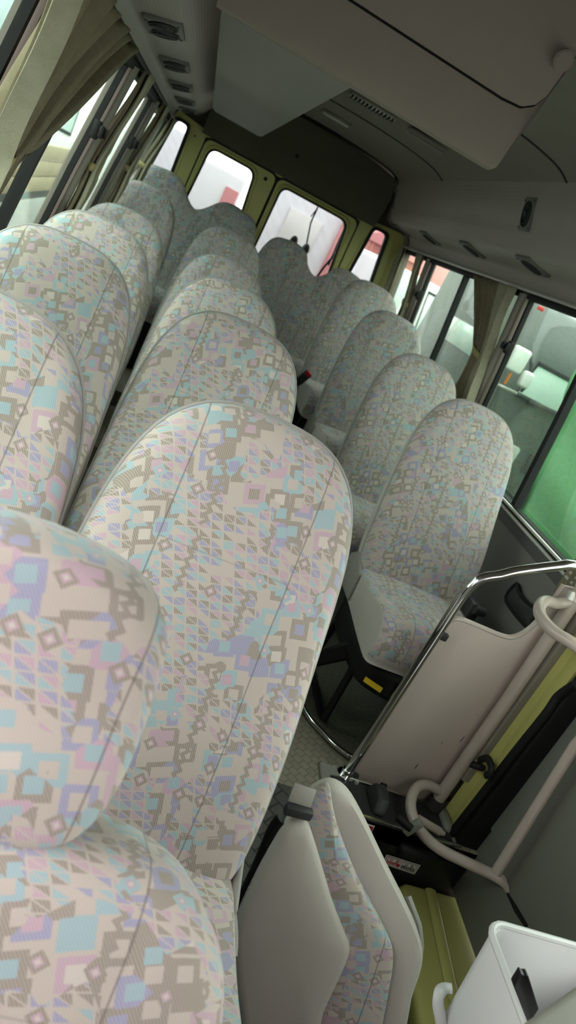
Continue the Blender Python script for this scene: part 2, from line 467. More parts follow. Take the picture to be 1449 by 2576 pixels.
bm = nb(); box(bm, -.60, 1.70, 5.63, 5.66, .25, .75); box(bm, -.6, 1.7, 5.40, 5.66, .66, .70); box(bm, -.50, -.36, 5.45, 5.66, .20, .70); box(bm, 1.44, 1.6, 5.45, 5.66, .20, .70)
struct(obj('wall_leak_backing', bm, 'header'))  # hidden backing added to stop white light leaking past the header
for i, (u, v) in enumerate(((747, 393), (490, 342), (775, 455))):
    c = P(u, v, y=5.545 if i == 0 else 5.592); bm = nb(); cyl(bm, c, c-Vector((0, .01, 0)), .012 if i == 0 else .006, 14)
    tag(rebase(obj('screw_cap', bm, 'black' if i == 0 else 'header')), ['round black screw cap in the middle of the rear header panel', 'small screw cap above the left rear door', 'small screw cap above the right rear door'][i], 'screw cap')

# ------------------------------------------------------------------ rear wall: yellow body, two doors, two quarter lights
def rquad(q, r, y, n=6):
    """q: 4 (x,z) corners TL,TR,BR,BL -> rounded outline"""
    q = [Vector((a, 0, b)) for a, b in q]; out = []
    for i in range(4):
        p, a, b = q[i], q[i-1], q[(i+1) % 4]
        da, db = (a-p).normalized(), (b-p).normalized()
        s, e = p+da*r, p+db*r
        for k in range(n+1):
            t = k/n; c = (1-t)**2*s+2*t*(1-t)*p+t*t*e
            out.append(Vector((c.x, y, c.z)))
    return out
def grow(q, d):
    (a, b), (c, e), (f, g), (h, k) = q
    return [(a-d, b+d), (c+d, e+d), (f+d, g-d), (h-d, k-d)]
def ring_plate(bm, qo, ro, qi, ri, y0, y1, mi=0):
    A, B = rquad(qo, ro, y0), rquad(qi, ri, y0); C, D = rquad(qi, ri, y1), rquad(qo, ro, y1)
    loft(bm, [A, B, C, D, A], True, mi=mi)
def pane_plate(bm, q, r, y0, y1):
    loft(bm, [rquad(q, r, y0), rquad(q, r, y1)], True, True, True)
QL = [(-.318, .236), (-.236, .232), (-.222, -.5), (-.415, -.5)]
QR = [(1.185, .232), (1.285, .236), (1.40, -.5), (1.155, -.5)]
D1O = [(-.098, .222), (.420, .222), (.428, -1.25), (-.13, -1.25)]
D2O = [(.438, .222), (1.060, .222), (1.12, -1.25), (.444, -1.25)]
D1H = [(-.050, .182), (.272, .182), (.335, -.42), (-.085, -.42)]
D2H = [(.484, .182), (.990, .182), (1.065, -.42), (.480, -.42)]
bm = nb()
ring_plate(bm, [(-.42, .30), (-.108, .26), (-.14, -1.3), (-.52, -1.3)], .002, grow(QL, .012), .03, 5.60, 5.66)
ring_plate(bm, [(1.070, .26), (1.50, .30), (1.60, -1.3), (1.13, -1.3)], .002, grow(QR, .012), .03, 5.60, 5.66)
box(bm, -.11, 1.075, 5.61, 5.66, .226, .30)
struct(obj('wall_rear', bm, 'yellow', ang=60))
bm = nb()
for q, x in ((QL, -.212), (QR, 1.165)):
    a, b = (q[1], q[2]) if x < 0 else (q[0], q[3])
    s = 1 if x < 0 else -1
    tube(bm, [(a[0]+s*.028, 5.60, a[1]-.03), (b[0]+s*.028, 5.60, b[1])], .010, 10)
struct(obj('trim_11', bm, 'yellow'))
for k, (q, lb) in enumerate(((QL, 'narrow rear corner window at the left of the rear doors'), (QR, 'narrow rear corner window at the right of the rear doors'))):
    bm = nb(); ring_plate(bm, grow(q, .016), .036, grow(q, -.004), .028, 5.588, 5.63)
    w = struct(obj('window_%d' % (k+1), bm, 'black'), lb)
    bm = nb(); pane_plate(bm, q, .03, 5.612, 5.616); obj('pane', bm, 'grear', w)
bm = nb()
for xa, xb in ((-.12, -.062), (.385, .475), (1.01, 1.10)): box(bm, xa, xb, 5.646, 5.656, .165, .24)
struct(obj('trim_40', bm, 'black'))
for k, (qo, qh, lb) in enumerate(((D1O, D1H, 'left yellow-green rear door with a rounded window'), (D2O, D2H, 'right yellow-green rear door with a rounded window'))):
    bm = nb()
    ring_plate(bm, qo, .05, grow(qh, .03), .075, 5.60, 5.64)
    A = [rquad(grow(qh, d), r, y) for d, r, y in ((.030, .075, 5.60), (.024, .072, 5.59), (.016, .068, 5.588), (.008, .064, 5.60), (.004, .06, 5.62))]
    loft(bm, A, True)
    d = struct(obj('door_%d' % (k+1), bm, 'yellow', ang=70), lb)
    bm = nb(); ring_plate(bm, grow(qh, .006), .06, grow(qh, -.004), .055, 5.596, 5.632); obj('window_seal', bm, 'black', d)
    bm = nb(); ring_plate(bm, grow(qo, .014), .06, grow(qo, -.002), .05, 5.602, 5.65); obj('door_seal', bm, 'black', d)
    bm = nb(); pane_plate(bm, qh, .055, 5.612, 5.616); obj('pane', bm, 'grear', d)
    if k == 0:
        c = P(668, 450, y=5.60); bm = nb(); cyl(bm, c+Vector((0, .002, 0)), c-Vector((0, .004, 0)), .013, 16); obj('hole_plug', bm, 'black', d)

# ------------------------------------------------------------------ side windows
def side_pt(side, y, z, d=0.0): return Vector((wx(z, side)-side*d, y, z))
def post(bm, side, y, w, d0, d1, zt=ZT, zb=ZB, dy=0.0):
    """upright on the side wall, width w along y, reaching d0..d1 inward of the wall skin"""
    zs = [zt+(zb-zt)*i/6 for i in range(7)]
    rings = [[side_pt(side, y-w/2+dy*i/6, z, d0), side_pt(side, y+w/2+dy*i/6, z, d0), side_pt(side, y+w/2+dy*i/6, z, d1), side_pt(side, y-w/2+dy*i/6, z, d1)] for i, z in enumerate(zs)]
    loft(bm, rings, True, True, True)
def side_window(n, side, y0, y1, div, latch, label):
    bm = nb()
    for y in (y0+.012, y1-.012): post(bm, side, y, .020, -.014, .005)
    for z in (ZT-.004, ZB+.006):
        c = side_pt(side, 0, z)
        box(bm, c.x-.02, c.x+.02, y0, y1, z-.012, z+.012, .003)
    w = struct(obj('window_%d' % n, bm, 'black'), label)
    bm = nb(); post(bm, side, (y0+y1)/2, (y1-y0)-.03, -.014, -.010); obj('pane', bm, 'gside', w, smooth=False)
    if div is not None:
        bm = nb(); post(bm, side, div, .030, -.02, .010); obj('divider', bm, 'black', w)
    if latch is not None:
        y, z = latch; c = side_pt(side, y, z, .012); bm = nb()
        box(bm, c.x-.012, c.x+.012, c.y-.016, c.y+.016, c.z-.03, c.z+.03, .006)
        cyl(bm, c-Vector((side*.005, 0, 0)), c-Vector((side*.036, 0, 0)), .013, 12, r1=.017)
        box(bm, c.x-side*.02-.008, c.x-side*.02+.008, c.y-.03, c.y-.008, c.z-.02, c.z+.02, .005)
        obj('latch', bm, 'black', w)
side_window(3, 1, 2.02, 3.27, 2.60, (3.24, -.03), 'front right side window showing green tarpaulin')
side_window(4, 1, 3.37, 4.83, 4.16, (4.80, -.02), 'middle right side window')
side_window(5, 1, 4.93, 5.55, None, None, 'short rear right side window')
side_window(6, -1, .62, 1.56, None, None, 'front left side window above the driver')
side_window(7, -1, 1.66, 2.83, 2.18, (2.80, -.03), 'left side window behind the long curtain')
side_window(8, -1, 2.93, 4.02, 3.45, (4.0, -.02), 'second left side window from the rear')
side_window(9, -1, 4.12, 5.45, None, None, 'rearmost left side window')
k = 12
for side, ys in ((1, (3.32, 4.88, 5.585)), (-1, (1.61, 2.88, 4.07, 5.53))):
    for y in ys:
        bm = nb(); post(bm, side, y, .066 if y < 5.4 else .12, -.035, .012)
        t = bmesh.new(); zs = [ZT+(ZB-ZT)*i/6 for i in range(7)]
        tube(t, [side_pt(side, y, z, .010) for z in zs], .022, 10); merge(bm, t)
        struct(obj('trim_%d' % k, bm, 'pillar')); k += 1
# bright sill beads
for side, ya in ((1, 2.0), (-1, .6)):
    bm = nb()
    for z, d in ((-.536, .026), (-.556, .030)):
        tube(bm, [side_pt(side, ya, z, d), side_pt(side, YR-.05, z, d)], .0065, 8)
    struct(obj('trim_%d' % k, bm, 'alu')); k += 1

# curtain rails
for side, (x, z), ya, lb in ((1, (1.412, .214), .2, 'curtain rail along the top of the right side windows'), (-1, (-.338, .222), .2, 'curtain rail along the top of the left side windows')):
    bm = nb(); box(bm, x-.010, x+.010, ya, 5.56, z-.007, z+.009, .003)
    o = tag(rebase(obj('curtain_rail', bm, 'alu' if side > 0 else 'dplastic')), lb, 'curtain rail')

# ------------------------------------------------------------------ curtains
def curtain(side, ytop, ztie, ytie, zbot, ybot, npl, label, amp=.016, hem=None, d=.035):
    """gathered drape: top spread over ytop, pulled together at the tie, falling loose below"""
    zt = .205
    base = thing('curtain', label, 'curtain', (wx(zbot, side)-side*.05, (ybot[0]+ybot[1])/2, zbot), 'curtains tied beside the windows')
    nc, nr = npl*8, 30
    def cut(s0, s1, dd):
        bm = nb(); rows = []
        for r in range(nr+1):
            t = r/nr; z = zt+(zbot-zt)*t
            if z > ztie:
                k = (zt-z)/(zt-ztie); k2 = k**1.25
                ya, yb = ytop[0]+(ytie[0]-ytop[0])*k2, ytop[1]+(ytie[1]-ytop[1])*(1-(1-k)**1.15)
            else:
                k = (ztie-z)/max(ztie-zbot, .01)
                ya, yb = ytie[0]+(ybot[0]-ytie[0])*k, ytie[1]+(ybot[1]-ytie[1])*k
            dens = min(1.0, abs(yb-ya)/max(abs(ytop[1]-ytop[0]), .05))
            row = []
            for c in range(nc+1):
                s = s0+(s1-s0)*c/nc
                ph = 2*PI*npl*s
                a = amp*(1.25-.45*dens)*(.8+.2*math.sin(3*s*7+2))
                x = d+dd+a*math.sin(ph)+.006*math.sin(9*t+5*s)
                y = ya+(yb-ya)*s+.004*math.cos(ph*1.0)
                row.append(side_pt(side, y, z, x))
            rows.append(row)
        loft(bm, rows, False)
        return bm
    dr = obj('drape', cut(0, 1, 0), 'curtain', base, ang=180, recalc=False)
    md = dr.modifiers.new('thickness', 'SOLIDIFY'); md.thickness = .003
    if hem:
        h = obj('hem', cut(hem[0], hem[1], .022), 'hem', base, ang=180, recalc=False); h['label'] = 'paler lining strip along the curtain edge'
        md = h.modifiers.new('thickness', 'SOLIDIFY'); md.thickness = .003
    bm = nb(); rows = []
    y0, y1 = min(ytie)-.002, max(ytie)+.002
    for z in (ztie+.014, ztie, ztie-.014):
        rows.append([side_pt(side, (y0+y1)/2+(y1-y0)/2*math.cos(2*PI*i/20), z+.25*(y1-y0)*math.cos(2*PI*i/20)*.3, d+.004+.030*math.sin(2*PI*i/20)) for i in range(20)])
    loft(bm, rows, True)
    tb = obj('tie_band', bm, 'tie', base, ang=180); tb['label'] = 'yellowed tie band'
    md = tb.modifiers.new('thickness', 'SOLIDIFY'); md.thickness = .003
    return base
curtain(-1, (1.36, 2.50), -.14, (1.50, 1.60), -.40, (1.44, 1.62), 7, 'large grey-brown curtain sweeping across the front left side window', .030, (-.012, .020), .05)
curtain(-1, (2.93, 3.16), -.14, (2.90, 2.98), -.40, (2.84, 3.05), 4, 'gathered curtain on the left wall behind the long swept curtain', .013, (.0, .5))
curtain(-1, (4.12, 4.34), -.13, (4.12, 4.20), -.42, (4.05, 4.26), 4, 'narrow gathered curtain on the left wall, second from the rear corner', .013, (.0, .5))
curtain(-1, (5.02, 5.30), -.10, (4.95, 5.04), -.40, (4.9, 5.10), 4, 'small curtain in the rear left corner above the rear bench', .012, (.0, .6))
curtain(1, (5.40, 5.54), -.12, (5.46, 5.53), -.45, (5.42, 5.56), 3, 'thin curtain in the rear right corner by the corner window', .012, (.2, 1.0))
curtain(1, (4.92, 5.16), -.10, (4.88, 4.97), -.45, (4.84, 5.02), 4, 'gathered curtain between the two rear right side windows', .014, (-.02, .40))
curtain(1, (3.36, 3.98), -.12, (3.34, 3.54), -.42, (3.24, 3.62), 6, 'broad olive curtain with spread top between the front and middle right windows', .018, (-.03, .22))
curtain(1, (1.86, 2.04), -.30, (1.90, 2.02), -.62, (1.86, 2.06), 4, 'curtain hanging beside the entrance pillar behind the chrome rail', .014, (.1, .5))

# ------------------------------------------------------------------ air conditioner
ac = thing('air_conditioner', 'large beige-grey ceiling air conditioner unit with long duct', 'air conditioner', (.2, 2.6, .30))
bm = nb()
prof = [(1.835, .300), (1.812, .303), (1.803, .325), (1.797, .425), (1.715, .64), (1.715, .66), (1.98, .66), (1.97, .62)]
t = bmesh.new()
L = [t.verts.new((-.115, y, z)) for y, z in prof]
def xr(z): return .572+.022*(z-.3)/.36
Rr = [t.verts.new((xr(z), y, z)) for y, z in prof]
n = len(prof); t.faces.new(L[::-1]); t.faces.new(Rr)
for i in range(n): t.faces.new([L[i], L[(i+1) % n], Rr[(i+1) % n], Rr[i]])
bmesh.ops.bevel(t, geom=[e for e in t.edges if e.calc_length() > .0 and (e.verts[0].co.x > .5 and e.verts[1].co.x > .5)], offset=.022, segments=4, profile=.5, affect='EDGES', clamp_overlap=True)
merge(bm, t); obj('housing', bm, 'duct', ac, ang=50)
bm = nb()   # lid with rounded corner and gap, follows the sloped front
def facep(x, s): # s along slope from lid bottom
    y0, z0, y1, z1 = 1.792, .430, 1.711, .645
    return Vector((x, y0+(y1-y0)*s, z0+(z1-z0)*s))
outl = [(-.11, 1.0), (-.11, .02), (.50, 0.0), (.545, .02), (.568, .09), (.578, .2), (.585, 1.0)]
pl = [facep(x, s) for x, s in smooth_pts([(a, b, 0) for a, b in outl], 1) for x, s in [(x, s)]] if False else [facep(a, b) for a, b in outl]
prism(bm, pl, (0, -.010, -.004), .003); obj('lid', bm, 'duct', ac, ang=50)
bm = nb(); tube(bm, [p+Vector((0, .002, -.004)) for p in pl[1:]], .0022, 8); obj('lid_gap', bm, 'black', ac)
c = P(1415, 150, y=1.733); nrm = Vector((0, -.93, -.36)); bm = nb(); cyl(bm, c+nrm*.0, c+nrm*.012, .0205, 24); cyl(bm, c+nrm*.010, c+nrm*.0135, .017, 24); obj('screw_cap', bm, 'duct', ac)
bm = nb()
sec = [(-.113, .60), (-.113, .325), (-.105, .307), (-.088, .30), (.18, .30), (.198, .306), (.207, .325), (.225, .60)]
rings = []
for k in range(9):
    y = 1.84+(4.36-1.84)*k/8; e = 0
    rings.append([(x if x < 0 else x+.008-.034*k/8, y, z) for x, z in sec])
rings.append([(x*.96+.002 if x < 0 else x-.034, 4.40, z+.012) for x, z in sec]); rings.append([(x*.9 if x < 0 else x-.044, 4.42, z+.05 if z < .5 else z) for x, z in sec])
loft(bm, rings, True, True, True); obj('duct', bm, 'ductgrey', ac, ang=40)

def on_ceiling(u, v, d=0.0):
    z = .6
    for _ in range(6):
        p = P(u, v, z=z); z = ceil_z(min(max(p.x, -.05), 1.14))-d
    return P(u, v, z=z)
a, b = on_ceiling(880, 232), on_ceiling(998, 297)
g = thing('ceiling_grille', 'slotted air grille in the ceiling beside the air duct', 'grille', ((a.x+b.x)/2, (a.y+b.y)/2, a.z-.02))
bm = nb(); ym = (a.y+b.y)/2; z = min(a.z, b.z)
box(bm, a.x, b.x, ym-.028, ym+.028, z-.016, z+.004, .006); obj('grille_frame', bm, 'alu', g)
for i in range(12):
    bm = nb(); x = a.x+.012+(b.x-a.x-.024)*i/11; box(bm, x-.004, x+.004, ym-.032, ym+.022, z-.021, z-.010)
    obj('slot', bm, 'black', g, smooth=False)
for (p, q), lb in ((((805, 275), (890, 312)), 'flush ceiling lamp with a bright lens near the rear header'), (((1025, 315), (1127, 377)), 'dark flush ceiling lamp beside the slotted grille')):
    a, b = on_ceiling(*p), on_ceiling(*q); ym, z = (a.y+b.y)/2, min(a.z, b.z)
    g = thing('ceiling_lamp', lb, 'lamp', ((a.x+b.x)/2, ym, z-.02))
    bm = nb(); box(bm, a.x, b.x, ym-.045, ym+.045, z-.018, z+.006, .012, 3); obj('lamp_base', bm, 'plastic', g)
    bm = nb(); box(bm, a.x+.012, b.x-.012, ym-.040, ym-.012, z-.026, z-.012, .006, 2); obj('lens', bm, 'lens' if 'bright' in lb else 'plastic', g)

# ------------------------------------------------------------------ vents and speakers on the coves
def frame_mat(c, ux, uy):
    ux, uy = Vector(ux).normalized(), Vector(uy); uy = (uy-ux*uy.dot(ux)).normalized(); uz = ux.cross(uy)
    m = Matrix((ux, uy, uz)).transposed().to_4x4(); m.translation = c; return m
def vent(c, ux, uy, w, h, label, cat='air vent', name='air_vent', grp='air vents over the windows', flip=False):
    m = frame_mat(c, ux, uy)
    if flip: m = m @ Matrix.Rotation(PI, 4, 'X')
    o = thing(name, label, cat, c, grp)
    t = bmesh.new(); box(t, -w/2, w/2, -h/2, h/2, -.004, .010, .004); bm = nb(); merge(bm, t, 0, m); obj('bezel', bm, 'bezel', o)
    for ox in ((-.25*w, .25*w) if w > .2 else (0,)):
        wr = min(w*(.46 if w > .2 else .74), .13)/2; hr = .36*h
        if w <= .2: wr, hr = .36*w, .38*h
        E_ = lambda k, z: [Vector((ox+wr*k*math.cos(2*PI*i/28), hr*k*math.sin(2*PI*i/28), z)) for i in range(28)]
        t = bmesh.new(); loft(t, [E_(1, .0104), E_(1, .0114)], True, False, True)
        bm = nb(); merge(bm, t, 0, m); obj('opening', bm, 'black', o)
        t = bmesh.new()
        for k in (1.0, .72, .42): tube(t, E_(k, .013), .0024, 6, True)
        if cat == 'air vent': box(t, ox-.005, ox+.005, -hr, hr, .011, .016)
        else: cyl(t, (ox, 0, .010), (ox, 0, .018), .012, 12)
        bm = nb(); merge(bm, t, 0, m); obj('louver' if cat == 'air vent' else 'cone', bm, 'dplastic', o)
    for sx in (-1, 1):
        for sy in (-1, 1):
            t = bmesh.new(); cyl(t, (sx*.43*w, sy*.40*h, .009), (sx*.43*w, sy*.40*h, .012), .004, 8)
            bm = nb(); merge(bm, t, 0, m); obj('screw', bm, 'dplastic', o)
    return o
ORD = ['nearest', 'second', 'third', 'fourth', 'rearmost']
for i, (u, v) in enumerate(((411, 62), (437, 156), (453, 212), (463, 250), (466, 271))):
    p = P(u, v, z=.300)
    vent(Vector((-.262, min(p.y, 5.30), .2985)), (0, 1, 0), (.1, 0, .028), .24, .108, ORD[i]+' air vent in the row above the left side windows')
for i, (u, v) in enumerate(((1338, 670), (1188, 626), (1083, 596), (1011, 573))):
    p = P(u, v, x=1.308)
    vent(Vector((1.310, p.y, .2965)), (0, 1, 0), (-.1, 0, .016), .14, .125, ['nearest', 'second', 'third', 'rearmost'][i]+' air vent above the right side windows', flip=True)
for (u, v), lb in (((1322, 555), 'square-cornered speaker high on the right cove above the second vent'), ((991, 504), 'narrow-looking speaker high on the right cove beside the rear header')):
    p = P(u, v, x=1.178)
    vent(Vector((1.178, p.y, .445)), (0, 1, 0), (-.032, 0, .10), .105, .125, lb, 'speaker', 'speaker', 'cove speakers', flip=True)

# ------------------------------------------------------------------ seats
HALF = [(0, 0), (.11, 0), (.180, .006), (.212, .035), (.223, .10), (.226, .18), (.223, .30), (.215, .44), (.205, .55), (.188, .632), (.158, .697), (.114, .738), (.062, .756), (0, .760)]
def mirror_outline(half, k=3):
    s = smooth_pts([(x, 0, z) for x, z in half], k)
    r = [Vector((p.x, 0, p.z)) for p in s]
    l = [Vector((-p.x, 0, p.z)) for p in s[1:-1]][::-1]
    return r+l
def pad_mesh(outline, depth, crown, rnd, center, side_mi=1, groove=.108):
    """upholstered pad: y<0 is the front. Rings from the centre out, rolled edge, side, flat back"""
    bm = nb(); c = Vector(center); rings = []
    zs = [p.z for p in outline]; H = max(zs)-min(zs)
    for s in (.04, .2, .36, .5, .62, .72, .8, .87, .92, .96, .985, 1.0):
        row = []
        for p in outline:
            q = c+(p-c)*s
            y = -depth/2-crown*(1-s**2.2)
            if s > .85:
                k = (s-.85)/.15; y += rnd*(1-math.sqrt(max(0, 1-k*k)))
            if groove: y += .004*math.exp(-((abs(q.x)-groove)/.012)**2)*(1 if s < .95 else 0)
            hz = (q.z-min(zs))/H
            y += .020*math.sin(PI*hz)-.012*math.exp(-((hz-.33)/.2)**2)
            row.append(Vector((q.x, y, q.z)))
        rings.append(row)
    loft(bm, rings, True, True, False, 0)
    last = rings[-1]
    back = []
    for s, y in ((1.0, last), (.995, .0), (.985, depth*.35), (.93, depth*.5), (.5, depth*.5+.01), (.04, depth*.5+.012)):
        if s == 1.0: back.append(last); continue
        row = []
        for p in outline:
            q = c+(p-c)*s; hz = (q.z-min(zs))/H
            row.append(Vector((q.x, y+.020*math.sin(PI*hz), q.z)))
        back.append(row)
    loft(bm, back, True, False, True, side_mi)
    bmesh.ops.remove_doubles(bm, verts=bm.verts, dist=.0002)
    return bm, last
def cushion_mesh(w, y0, y1, h, front_drop=.05, mi_side=1):
    """seat cushion, z=0 is the rear top edge; front faces -y"""
    bm = nb()
    prof = smooth_pts([(y1, -h), (y1, -.01), (y1-.05, .004), (y0*.5+y1*.5, .006), (y0+.10, .022), (y0+.035, .012), (y0, -.04), (y0+.005, -.10), (y0+.03, -h-front_drop*.2), (y0+.12, -h)], 4) if False else None
    pr = [(y1, -h), (y1, -.012), (y1-.04, .0), ((y0+y1)/2, .0), (y0+.12, .018), (y0+.05, .012), (y0+.012, -.025), (y0, -.07), (y0+.018, -h-.01), (y0+.06, -h-.025), (y1-.05, -h-.005)]
    pr = smooth_pts([(0, a, b) for a, b in pr], 4, True)
    cy = (y0+y1)/2; cz = -h/2; xs = [0, .25, .5, .7, .82, .90, .95, .985, 1.0]
    cols = [-x for x in xs[::-1]]+xs[1:]
    rings = []
    for x in cols:
        a = abs(x); k = 1.0
        if a > .82: k = 1-.16*(1-math.sqrt(max(0, 1-((a-.82)/.18)**2)))
        crown = .012*(1-a*a)
        rings.append([Vector((x*w/2, cy+(p.y-cy)*(1-(1-k)*.4), cz+(p.z-cz)*k+(crown if p.z > -.03 else 0))) for p in pr])
    loft(bm, rings, True, True, True, 0)
    for f in bm.faces:
        c = f.calc_center_median()
        if abs(c.x) > .488*w or c.z < -h+.01: f.material_index = mi_side
    return bm
def make_seat(name, label, cat, grp):
    s = thing(name, label, cat, (0, 0, 0), grp, local=True)
    bm, edge = pad_mesh(mirror_outline(HALF), .085, .028, .030, (0, 0, .36))
    b = obj('backrest', bm, ['fab', 'side'], s, ang=75); b.rotation_euler = (math.radians(-22), 0, 0); b.location = (0, 0, .40); b['local'] = 1
    bm = nb(); tube(bm, [p*1.0+Vector((0, .002, 0)) for p in edge], .0045, 6, True); pp = obj('piping', bm, 'pipe', b); 
    c = obj('cushion', cushion_mesh(.43, -.40, .075, .118), ['fab', 'side'], s, ang=70); c.location = (0, 0, .47)
    bm = nb(); 
    bm.free()
    for sx in (-1, 1):
        bm = nb(); prism(bm, [(sx*.212, -.07, .36), (sx*.212, .10, .36), (sx*.212, .115, .46), (sx*.212, .05, .50), (sx*.212, -.05, .455)], (sx*.014, 0, 0), .005)
        obj('hinge_cover', bm, 'plastic', s)
    bm = nb(); box(bm, -.19, .19, -.34, .06, .30, .345, .015, 2); obj('seat_pan', bm, 'bmetal', s)
    for sx in (-1, 1):
        bm = nb(); tube(bm, [(sx*.17, -.26, .31), (sx*.17, -.28, .02), (sx*.17, -.24, .012), (sx*.17, .06, .012), (sx*.17, .02, .31)], .014, 8); obj('leg', bm, 'bmetal', s)
    return s
SEAT0 = make_seat('passenger_seat', 'x', 'seat', 'x')
first = [True]
def place_seat(x, ytop, ztop, label, grp, fz=0.0, kx=1.0):
    s = SEAT0 if first[0] else copy_tree(SEAT0); first[0] = False
    yb, zb = ytop-.285, ztop-.705
    s.location = (x, yb, zb-.40)
    s['label'] = label; s['group'] = grp
    if kx != 1.0: s.scale = (kx, 1, 1)
    return s
GL, GA, GR = 'window seats along the left wall', 'aisle seats of the left pairs', 'single seats along the right wall'
place_seat(-.215, 1.16, -.272, 'bright patterned window seat in the first row, cut by the left picture edge', GL)
place_seat(-.225, 1.98, -.268, 'patterned window seat in the second row, its top left cut by the picture edge', GL)
place_seat(-.235, 2.75, -.270, 'pale patterned window seat in the third row on the left', GL)
place_seat(-.233, 3.63, -.272, 'shaded patterned window seat in the fourth row on the left', GL)
place_seat(-.240, 4.42, -.172, 'grey-lit patterned window seat in the fifth row on the left', GL, kx=.94)
place_seat(.243, 1.155, -.272, 'largest bright patterned aisle seat, right behind the headrest seat', GA)
place_seat(.238, 1.98, -.268, 'patterned aisle seat directly behind the largest bright seat', GA)
place_seat(.248, 2.75, -.270, 'third patterned aisle seat back from the headrest seat', GA)
place_seat(.255, 3.63, -.265, 'fourth patterned aisle seat back from the headrest seat', GA)
place_seat(.258, 4.40, -.182, 'dim aisle seat just in front of the rear bench', GA)
R1 = place_seat(1.195, 2.57, -.248, 'pale patterned single seat behind the beige partition', GR)
place_seat(1.195, 3.29, -.236, 'single seat by the right wall, second behind the beige partition', GR)
place_seat(1.185, 4.02, -.161, 'single seat by the right wall, third behind the beige partition', GR)
place_seat(1.155, 4.65, -.086, 'rearmost single seat by the right wall, in front of the rear bench', GR)
# rear bench halves: one back with two humps each
def bench(x, w, label, ytop, ztop):
    s = thing('rear_bench', label, 'bench seat', (x, ytop-.275, ztop-.715-.40), 'rear bench halves', local=True)
    h = w/2; c = h/2
    half = [(0, 0), (h*.5, 0), (h-.05, .006), (h-.012, .05), (h, .14), (h-.004, .40), (h-.014, .56), (h-.04, .67), (h-.085, .735), (c+.04, .757), (c-.01, .760), (c-.06, .752), (c-.105, .725), (.075, .675), (.035, .638), (0, .622)]
    bm, edge = pad_mesh(mirror_outline(half, 3), .085, .024, .03, (0, 0, .33), groove=0)
    b = obj('backrest', bm, ['fab', 'side'], s, ang=75); b.rotation_euler = (math.radians(-21), 0, 0); b.location = (0, 0, .40); b['local'] = 1
    bm = nb(); tube(bm, [p+Vector((0, .002, 0)) for p in edge], .0045, 6, True); obj('piping', bm, 'pipe', b)
    c_ = obj('cushion', cushion_mesh(w-.01, -.36, .075, .14), ['fab', 'side'], s, ang=70); c_.location = (0, 0, .47)
    bm = nb(); box(bm, -h+.03, h-.03, -.32, .08, .02, .335, .01); obj('seat_base', bm, 'bmetal', s)
    return s
bench(.005, .90, 'left half of the rear bench with two rounded humps', 5.27, -.070)
bench(.885, .83, 'right half of the rear bench with two rounded humps', 5.28, -.098)

# swivel base, label and belt hardware of the first single seat
x0, y0 = R1.location.x, R1.location.y
bm = nb(); ring = []
pb = smooth_pts([(-.19, -.30, 0), (-.12, -.385, 0), (0, -.405, 0), (.12, -.385, 0), (.19, -.30, 0), (.20, 0, 0), (.10, .09, 0), (-.10, .09, 0), (-.20, 0, 0)], 4, True)
loft(bm, [[Vector((p.x*k, p.y*k, z)) for p in pb] for k, z in ((.96, .325), (1.0, .31), (1.0, .25), (.94, .225), (.6, .22))], True, True, True)
o = obj('seat_apron', bm, 'bmetal', R1)
bm = nb(); c = Vector((-.170, -.364, .268)); d = Vector((.09, -.046, 0)).normalized()
prism(bm, [c+Vector((0, -.006, .009)), c+d*.060+Vector((0, -.010, .009)), c+d*.060+Vector((0, -.010, -.009)), c+Vector((0, -.006, -.009))], (0, -.003, 0)); lb = obj('warning_label', bm, 'ylabel', R1); lb['label'] = 'small yellow label'
bm = nb(); tube(bm, [(-.17, -.22, .28), (-.26, -.14, .13), (-.30, -.10, .02)], [.022, .018, .015], 8, flat=1.4); obj('leg', bm, 'bmetal', R1)
bm = nb(); tube(bm, [(-.02, -.36, .24), (-.03, -.43, .10), (-.04, -.45, .02)], [.02, .016, .014], 8); obj('leg', bm, 'bmetal', R1)
bm = nb(); box(bm, .19, .235, -.08, -.01, .40, .53, .012, 2); cyl(bm, (.20, -.085, .515), (.24, -.085, .515), .018, 12); obj('belt_buckle', bm, 'dplastic', R1)
# red belt buckle on the last single seat side
def buckle(u, v, y, rot, lab, red=True):
    c = P(u, v, y=y)
    o = thing('belt_buckle', lab, 'belt buckle', c)
    m = Matrix.Translation(c) @ Matrix.Rotation(rot, 4, 'Y') @ Matrix.Rotation(.3, 4, 'X')
    t = bmesh.new(); box(t, -.024, .024, -.011, .011, -.06, .03, .006, 2); bm = nb(); merge(bm, t, 0, m); obj('buckle_body', bm, 'dplastic', o)
    t = bmesh.new(); box(t, -.017, .017, -.013, .009, .008, .034, .003); bm = nb(); merge(bm, t, 0, m); obj('release_button', bm, 'red' if red else 'black', o)
    t = bmesh.new(); box(t, -.018, .018, -.003, .003, -.20, -.055); bm = nb(); merge(bm, t, 0, m); obj('webbing', bm, 'black', o)
buckle(769, 945, 4.16, .35, 'seat belt buckle with a red button at the aisle side of the rearmost single seat')
buckle(912, 1294, 2.93, 1.1, 'black belt buckle lying on the second single seat behind the partition', False)

